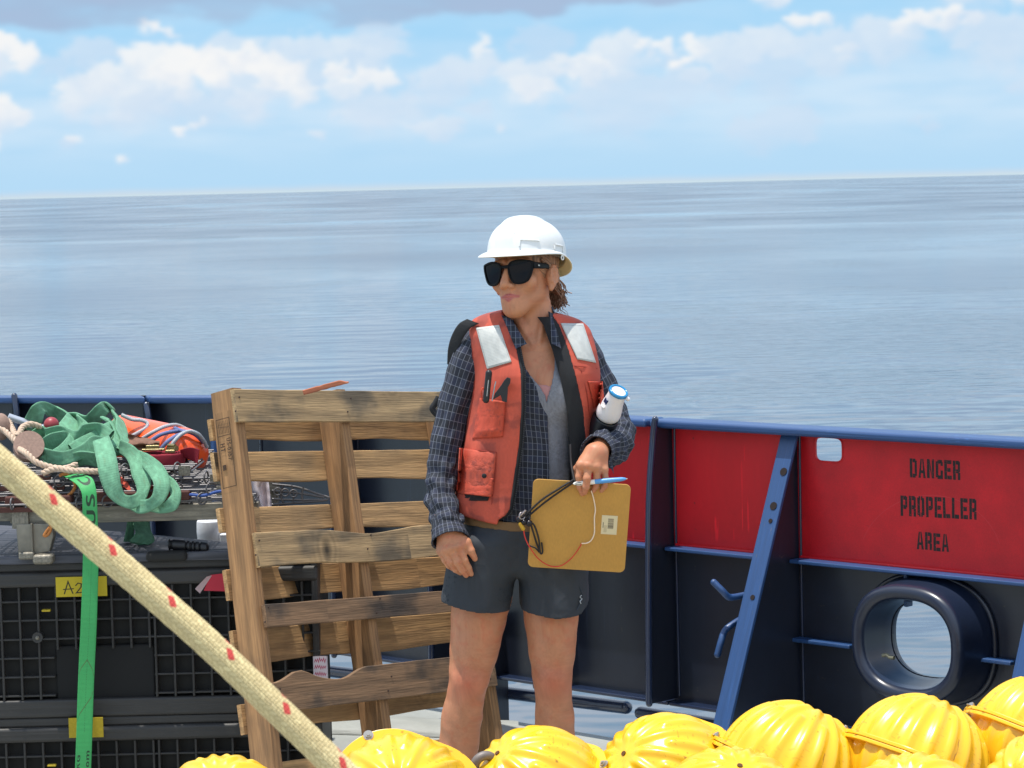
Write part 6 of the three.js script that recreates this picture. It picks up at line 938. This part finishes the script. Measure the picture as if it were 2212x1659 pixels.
    const P = (t, f, off = 0) => {                                                                    // t 0..1 dome, 1..2 brim
      const cx = Math.cos(f), sz = Math.sin(f);
      if (t <= 1) {
        const a = t * Math.PI / 2, r = Math.pow(Math.sin(a), 0.92), y = Math.pow(Math.cos(a), 0.86) * Hh; let k = 1 + off;
        const x = cx * A * r, z = sz * B * r; const crest = (1 - sst(0.0255, 0.0275, Math.abs(x))) * sst(0.98, 0.8, t) * 0.0055; const seamR = (1 - sst(0.001, 0.0022, Math.abs(Math.abs(x) - 0.0265))) * 0; 
        return V(x * (1 + off), y + rimY(f) * t * t + crest + off * 0.1, z * (1 + off) + (z > 0 ? crest * 0.5 * r : 0));
      }
      const s = t - 1, o = out(f) * s; const nx = cx / A, nzv = sz / B, l = Math.hypot(nx, nzv);
      return V(cx * A + nx / l * o, rimY(f) - (0.006 + 0.010 * Math.max(0, sz) * s + 0.012 * Math.max(0, -sz)) * s, sz * B + nzv / l * o);
    };
    const ts = []; for (let k = 0; k <= 34; k++) ts.push(Math.max(0.004, k / 34)); for (let k = 1; k <= 8; k++) ts.push(1 + k / 8);
    for (const t of ts) rows.push(Array.from({ length: N + 1 }, (_, j) => P(t, j / N * Math.PI * 2)));
    const lip = rows[rows.length - 1]; rows.push(lip.map((p) => p.clone().add(V(0, -0.0028, 0))));
    for (const t of ts.slice().reverse()) rows.push(Array.from({ length: N + 1 }, (_, j) => P(t, j / N * Math.PI * 2).multiply(V(0.975, 1, 0.978)).add(V(0, -0.0034, 0))));
    const white = mat([0.74, 0.74, 0.725], 0.3, { clearcoat: 0.3, clearcoatRoughness: 0.2 });
    const cutR = ts.length + 1; part('shell', gridGeo(rows.slice(0, cutR), null, true), white, HH); part('shell_lining', gridGeo(rows.slice(cutR - 1), null, true), mat(S(228, 216, 164), 0.5), HH);
    for (const s of [1, -1]) part('ridge', tube(Array.from({ length: 15 }, (_, k) => { const z = lerp(0.104, -0.104, k / 14), x = s * 0.0275, rr = Math.min(1, Math.hypot(x / A, z / B)), t = Math.asin(Math.min(1, Math.pow(rr, 1 / 0.92))) * 2 / Math.PI; const p = P(t, Math.atan2(z / B, x / A)); return V(p.x, p.y + 0.0006, p.z); }), 0.0016, 60, 6), white, HH);
    // raised slot housings on the side, the suspension tab
    const on = (f, y, o) => { let best = 0.9; for (let t = 0.3; t <= 1; t += 0.005) if (P(t, f).y > y) best = t; return P(best, f, o); };
    const frame = (f0, f1, y0, y1) => { const pts = []; for (let k = 0; k <= 8; k++) pts.push(on(lerp(f0, f1, k / 8), y1, 0.012)); return tube(pts, 0.0024, 20, 6); };
    const vert = (f, y0, y1) => tube([on(f, y0, 0.012), on(f, (y0 + y1) / 2, 0.012), on(f, y1, 0.012)], 0.0024, 8, 6);
    part('slot_frame', [frame(R(62), R(34), 0, 0.022), vert(R(62), 0.004, 0.022)], white, HH); part('slot_frame', [frame(R(8), R(-12), 0, 0.018), vert(R(8), 0.004, 0.018), vert(R(-12), 0.002, 0.018)], white, HH);
    const tb = P(1.8, R(-4)); part('strap_tab', mergeAll([new THREE.TorusGeometry(0.0055, 0.0018, 8, 16).rotateY(R(90)).translate(tb.x, tb.y - 0.011, tb.z), rbox(0.003, 0.008, 0.010, 0.001).translate(tb.x, tb.y - 0.004, tb.z)]), white, HH);
    // band and webbing inside
    const band = []; for (let j = 0; j <= 60; j++) { const f = j / 60 * Math.PI * 2; band.push(V(Math.cos(f) * 0.082, 0.002, Math.sin(f) * 0.104)); }
    part('head_band', ribbon(band.map((p) => [p, V(0, 0.009, 0)]), 0.003, 120), mat(S(120, 112, 100), 0.8), HH);
  }
  // ---- sunglasses ----
  {
    const SG = new THREE.Group(); SG.name = 'sunglasses'; SG.userData.label = 'large black sunglasses'; woman.add(SG); SG.position.copy(HC).add(V(0, -0.004, 0)); SG.scale.setScalar(0.99); SG.quaternion.copy(HQ);
    const bend = (g) => { const p = g.attributes.position; for (let i = 0; i < p.count; i++) { const x = p.getX(i); p.setZ(i, p.getZ(i) + 0.101 - 4.2 * x * x); } g.computeVertexNormals(); return g; };
    const gl = mat([0.005, 0.005, 0.006], 0.35, { specularIntensity: 0.25 }), lensM = mat([0.004, 0.004, 0.006], 0.05, { specularIntensity: 0.35 });
    const outline = (s, o) => [[0.010, 0.012], [0.018, 0.024], [0.040, 0.029], [0.064, 0.026], [0.074, 0.020], [0.070, -0.004], [0.060, -0.026], [0.042, -0.034], [0.024, -0.030], [0.014, -0.012]].map(([x, y]) => { const cx = 0.041, cy = -0.002; return new THREE.Vector2(s * (cx + (x - cx) * o), cy + (y - cy) * o); });
    const smooth = (pts, n = 60) => new THREE.SplineCurve([...pts, pts[0]]).getPoints(n);
    for (const s of [1, -1]) {
      const sh = new THREE.Shape(smooth(outline(s, 1))); const h = new THREE.Path(smooth(outline(s, 0.90))); sh.holes.push(h);
      const g = new THREE.ExtrudeGeometry(sh, { depth: 0.0045, bevelEnabled: true, bevelSize: 0.0012, bevelThickness: 0.0012, bevelSegments: 2, curveSegments: 4 }); part('rim', bend(g), gl, SG);
      const ls = new THREE.ShapeGeometry(new THREE.Shape(smooth(outline(s, 0.92), 48)), 4); part('lens', bend(ls.translate(0, 0, 0.0025)), lensM, SG);
      const tp = [V(s * 0.074, 0.014, 0.080), V(s * 0.079, 0.013, 0.05), V(s * 0.080, 0.012, 0.005), V(s * 0.078, 0.002, -0.02)]; part('temple', ribbon(tp.map((p, i) => [p, V(0, 0.0095 - i * 0.0014, 0)]), 0.0045, 30), gl, SG);
      part('hinge_pin', rbox(0.0012, 0.004, 0.009, 0.0005).translate(s * 0.0808, 0.013, 0.062), mat(S(190, 186, 176), 0.3, { metalness: 0.8 }), SG);
    }
    part('bridge', bend(rbox(0.022, 0.009, 0.005, 0.002, 3).translate(0, 0.013, 0.002)), gl, SG);
  }
  // ================= what she holds and carries =================
  const G = (l) => l.map(([u, v, z]) => L(u, v, z).add(PO));
  // clipboard
  {
    const [tl, tr, br, bl] = G([[1157, 1035, 0.188], [1367, 1048, 0.188], [1347, 1234, 0.150], [1133, 1223, 0.150]]);
    const ex = tr.clone().sub(tl), w = ex.length(); ex.normalize(); const ey = tl.clone().sub(bl), h = ey.length(); ey.addScaledVector(ex, -ey.dot(ex)).normalize(); const ez = ex.clone().cross(ey), c = tl.clone().add(tr).add(br).add(bl).multiplyScalar(0.25);
    const CB = thing('clipboard', 'brown hardboard clipboard held against her left thigh', 'clipboard', c); CB.quaternion.setFromRotationMatrix(new THREE.Matrix4().makeBasis(ex, ey, ez));
    const sh = new THREE.Shape(), a = w / 2, b = h / 2, r = 0.014; sh.moveTo(-a + r, -b); sh.lineTo(a - r, -b); sh.absarc(a - r, -b + r, r, -Math.PI / 2, 0); sh.lineTo(a, b - r); sh.absarc(a - r, b - r, r, 0, Math.PI / 2); sh.lineTo(-a + r, b); sh.absarc(-a + r, b - r, r, Math.PI / 2, Math.PI); sh.lineTo(-a, -b + r); sh.absarc(-a + r, -b + r, r, Math.PI, Math.PI * 1.5);
    const g = new THREE.ExtrudeGeometry(sh, { depth: 0.003, bevelEnabled: true, bevelSize: 0.0006, bevelThickness: 0.0006, bevelSegments: 1 }); const uv = g.attributes.uv; for (let i = 0; i < uv.count; i++) uv.setXY(i, uv.getX(i) * 4, uv.getY(i) * 4);
    part('board', g, mat([1, 1, 1], 0.6, { map: noiseTex(512, (u, v) => { const k = 1 + 0.06 * tn(u, v, 5, 3, 3) + 0.035 * nz(u * 60, v * 26, 3); return [190 * k, 142 * k, 66 * k]; }, true) }), CB);
    const lab = canvasTex(128, 160, (x) => { x.fillStyle = '#d8c9a2'; x.fillRect(0, 0, 128, 160); x.fillStyle = '#5a5040'; let q = 26; for (let i = 0; i < 26; i++) { const t = 1 + Math.floor(rnd() * 3); x.fillRect(52, q, 46, t); q += t + 1 + Math.floor(rnd() * 2); } for (let i = 0; i < 5; i++) { x.fillStyle = 'rgba(90,80,60,0.5)'; x.fillRect(22 + i * 5, 84, 2, 60); } x.fillStyle = '#4a4234'; x.fillRect(12, 60, 5, 46); });
    const at = (u, v) => { const p = G([[u, v, 0.17]])[0].sub(c); return [p.dot(ex), p.dot(ey)]; }; const [lx, ly] = at(1316, 1133);
    part('paper_label', rbox(0.041, 0.051, 0.0005, 0.0002).translate(lx, ly, 0.0042), mat([1, 1, 1], 0.7, { map: lab }), CB, 'small cream barcode label');
    part('clip', rbox(0.09, 0.02, 0.012, 0.004).translate(-0.01, b - 0.012, -0.008), mat(S(170, 170, 174), 0.3, { metalness: 0.8 }), CB);
  }
  // pen
  {
    const [a, b] = G([[1238, 1045, 0.210], [1356, 1034, 0.222]]), PN = thing('ballpoint_pen', 'light blue and white ballpoint pen between her fingers on the clipboard', 'pen', a); PN.quaternion.setFromUnitVectors(V(0, 1, 0), b.clone().sub(a).normalize());
    const Lp = a.distanceTo(b), lat = (p) => new THREE.LatheGeometry(p.map(([r, y]) => new THREE.Vector2(r, y)), 24);
    part('white_barrel', lat([[0.0012, 0], [0.003, 0.002], [0.0062, 0.012], [0.0064, Lp * 0.40]]), mat(S(236, 232, 224), 0.35), PN); part('blue_barrel', lat([[0.0064, Lp * 0.40], [0.0062, Lp * 0.7], [0.0052, Lp * 0.9], [0.0026, Lp * 0.965], [0.0018, Lp * 0.97]]), mat(S(84, 150, 208), 0.35), PN); part('nib', lat([[0.0018, Lp * 0.965], [0.0006, Lp]]), mat(S(200, 196, 180), 0.3, { metalness: 0.7 }), PN);
    for (const q of [-0.5, 0.45]) part('slider', rbox(0.0018, 0.016, 0.0022, 0.0006).translate(Math.sin(q) * 0.0056, 0.014, Math.cos(q) * 0.0056), mat(S(52, 70, 62), 0.4), PN);
  }
  // lanyard, cord loops, thread
  const cordB = mat(S(30, 26, 28), 0.7);
  const LY = thing('lanyard', 'black doubled lanyard with a cluster of clasps across the clipboard corner', 'lanyard');
  part('cord', tube(G([[1240, 1036, 0.2], [1210, 1054, 0.205], [1170, 1080, 0.2], [1138, 1110, 0.19], [1122, 1124, 0.18]]), 0.0028, 40, 8), cordB, LY); part('cord', tube(G([[1242, 1040, 0.2], [1212, 1060, 0.203], [1176, 1086, 0.198], [1142, 1114, 0.19], [1124, 1128, 0.18]]), 0.0026, 40, 8), cordB, LY);
  part('cord', tube(G([[1232, 960, 0.14], [1234, 1000, 0.16], [1239, 1030, 0.19], [1242, 1040, 0.2]]), 0.003, 24, 8), cordB, LY);
  part('cord_loop', tube(G([[1144, 1128, 0.19], [1152, 1132, 0.185], [1158, 1144, 0.182], [1164, 1166, 0.178], [1166, 1186, 0.172], [1168, 1196, 0.171], [1172, 1192, 0.17], [1170, 1172, 0.174]]), 0.0024, 60, 8), cordB, LY); part('cord_loop', tube(G([[1146, 1130, 0.188], [1152, 1150, 0.182], [1160, 1176, 0.174], [1166, 1190, 0.172]]), 0.0024, 30, 8), cordB, LY); part('cord_loop', tube(G([[1138, 1177, 0.17], [1150, 1181, 0.172], [1158, 1185, 0.172], [1165, 1193, 0.171]]), 0.0022, 30, 8), cordB, LY);
  const sph = (u, v, z, r, c, rough = 0.4, ex = {}) => new THREE.SphereGeometry(r, 18, 12).translate(...G([[u, v, z]])[0].toArray());
  part('clasp', [sph(1122, 1122, 0.185, 0.010), sph(1132, 1128, 0.19, 0.008), sph(1143, 1130, 0.19, 0.009)], mat(S(34, 30, 34), 0.25, { metalness: 0.3 }), LY);
  part('metal_ring', [new THREE.TorusGeometry(0.009, 0.0018, 8, 20).rotateY(0.6).translate(...G([[1128, 1114, 0.192]])[0].toArray()), bar(...G([[1121, 1118, 0.19], [1136, 1102, 0.194]]), 0.003, 8)], mat(S(170, 160, 160), 0.25, { metalness: 0.8 }), LY);
  part('yellow_toggle', capTube(G([[1124, 1132, 0.19], [1130, 1142, 0.19]]), 0.0055, 8, 10), mat(S(196, 150, 30), 0.5), LY);
  solo('red_thread', tube(G([[1131, 1143, 0.19], [1134, 1160, 0.186], [1142, 1178, 0.18], [1160, 1204, 0.168], [1180, 1219, 0.164], [1198, 1224, 0.162], [1216, 1220, 0.164], [1236, 1204, 0.168], [1252, 1182, 0.172], [1256, 1174, 0.174]]), 0.0015, 80, 6), mat(S(206, 52, 40), 0.6), 'thin red thread drooping across the clipboard', 'thread');
  solo('white_thread', tube(G([[1256, 1174, 0.174], [1268, 1173, 0.175], [1278, 1166, 0.177], [1284, 1150, 0.18], [1284, 1120, 0.184], [1286, 1100, 0.187], [1282, 1076, 0.191], [1277, 1060, 0.2]]), 0.0016, 60, 6), mat(S(236, 214, 190), 0.6), 'thin white thread hanging from the pen across the clipboard', 'thread');
  // flask in the crook of her left arm
  {
    const top = G([[1337, 844, 0.12]])[0], ax = V(0.36, 0.80, 0.52).normalize(); const FB = thing('drinking_flask', 'white-topped drinking flask with teal ring tucked in her left arm', 'flask', top); FB.quaternion.setFromUnitVectors(V(0, 1, 0), ax); FB.rotateY(0.5);
    const lat = (p, n = 48) => new THREE.LatheGeometry(p.map(([r, y]) => new THREE.Vector2(r, y)), n); const wm = mat(S(226, 220, 220), 0.35);
    part('cap', lat([[0.0215, -0.002], [0.0235, -0.006], [0.0242, -0.022], [0.0262, -0.038], [0.0300, -0.054], [0.0330, -0.070], [0.0328, -0.082], [0.029, -0.091], [0.02, -0.094]]), wm, FB);
    part('cap_top', lat([[0.0001, -0.002], [0.019, -0.0015], [0.0215, -0.004]]), wm, FB);
    part('teal_ring', new THREE.TorusGeometry(0.0228, 0.0042, 14, 56).rotateX(Math.PI / 2).scale(1, 1.3, 1).translate(0, -0.004, 0), mat(S(16, 126, 178), 0.2, { clearcoat: 0.6 }), FB);
    part('spout_lug', capTube([V(0.018, -0.008, 0.018), V(0.022, -0.010, 0.022)], 0.0055, 6, 12), wm, FB);
    part('button', rbox(0.016, 0.016, 0.009, 0.002, 3).translate(0.0, -0.036, 0.0225).applyMatrix4(new THREE.Matrix4().makeRotationY(-1.55)), mat(S(30, 52, 92), 0.3), FB); part('latch', new THREE.SphereGeometry(0.006, 14, 10).scale(1.4, 0.6, 0.7).translate(0.0, -0.05, 0.032).applyMatrix4(new THREE.Matrix4().makeRotationY(-1.4)), wm, FB);
    part('body', lat([[0.032, -0.092], [0.0355, -0.096], [0.0355, -0.19], [0.033, -0.196], [0.0001, -0.197]]), mat(S(18, 22, 30), 0.4), FB);
  }
  // things in the chest pocket
  {
    const mk = thing('marker_pen', 'black marker pen standing in her chest pocket', 'pen'); const [a, b] = G([[1050, 864, 0.148], [1056, 806, 0.152]]); part('barrel', capTube([a, a.clone().lerp(b, 0.5), b], 0.0088, 10, 14), mat(S(24, 24, 27), 0.4), mk); part('white_print', bar(a.clone().lerp(b, 0.15).add(V(0.001, 0, 0.0086)), a.clone().lerp(b, 0.75).add(V(0.001, 0, 0.0086)), 0.0011, 6), mat(S(180, 180, 180), 0.6), mk);
    const sp = G([[1063, 866, 0.152], [1067, 842, 0.154], [1071, 824, 0.154]]); solo('silver_pen', tube(sp, 0.0017, 12, 8), mat(S(170, 172, 176), 0.3, { metalness: 0.6 }), 'thin silver pen in her chest pocket beside the black marker', 'pen');
    const sh = new THREE.Shape([[1086, 866], [1082, 852], [1072, 858], [1066, 862], [1070, 850], [1078, 840], [1084, 832], [1090, 822], [1096, 816], [1102, 818], [1101, 828], [1096, 836], [1096, 846], [1094, 868]].map(([u, v]) => { const p = L(u, v, 0.146); return new THREE.Vector2(p.x, p.y); }));
    const kg = new THREE.ExtrudeGeometry(sh, { depth: 0.008, bevelEnabled: true, bevelSize: 0.0012, bevelThickness: 0.0012, bevelSegments: 2 }); kg.translate(PO.x, PO.y, PO.z + 0.142); solo('black_shears', kg, mat(S(26, 27, 30), 0.45), 'black handled shears leaning in her chest pocket', 'shears');
    const oc = G([[1042, 866, 0.146], [1039, 846, 0.15], [1044, 838, 0.15], [1047, 850, 0.148]]); solo('orange_loop', tube(oc, 0.0016, 20, 6), mat(S(210, 70, 40), 0.6), 'tiny loop of orange line at her chest pocket', 'loop');
  }
  // black clip hung on the pallet board behind her arm
  solo('black_clip', tube([[948, 858], [940, 872], [934, 882], [940, 892], [950, 900]].map(([u, v]) => W(u, v, 7.9)), 0.009, 24, 8), blackM, 'black cord clip hanging on the pallet behind her right arm', 'clip');
}
renderer.render(scene, camera);
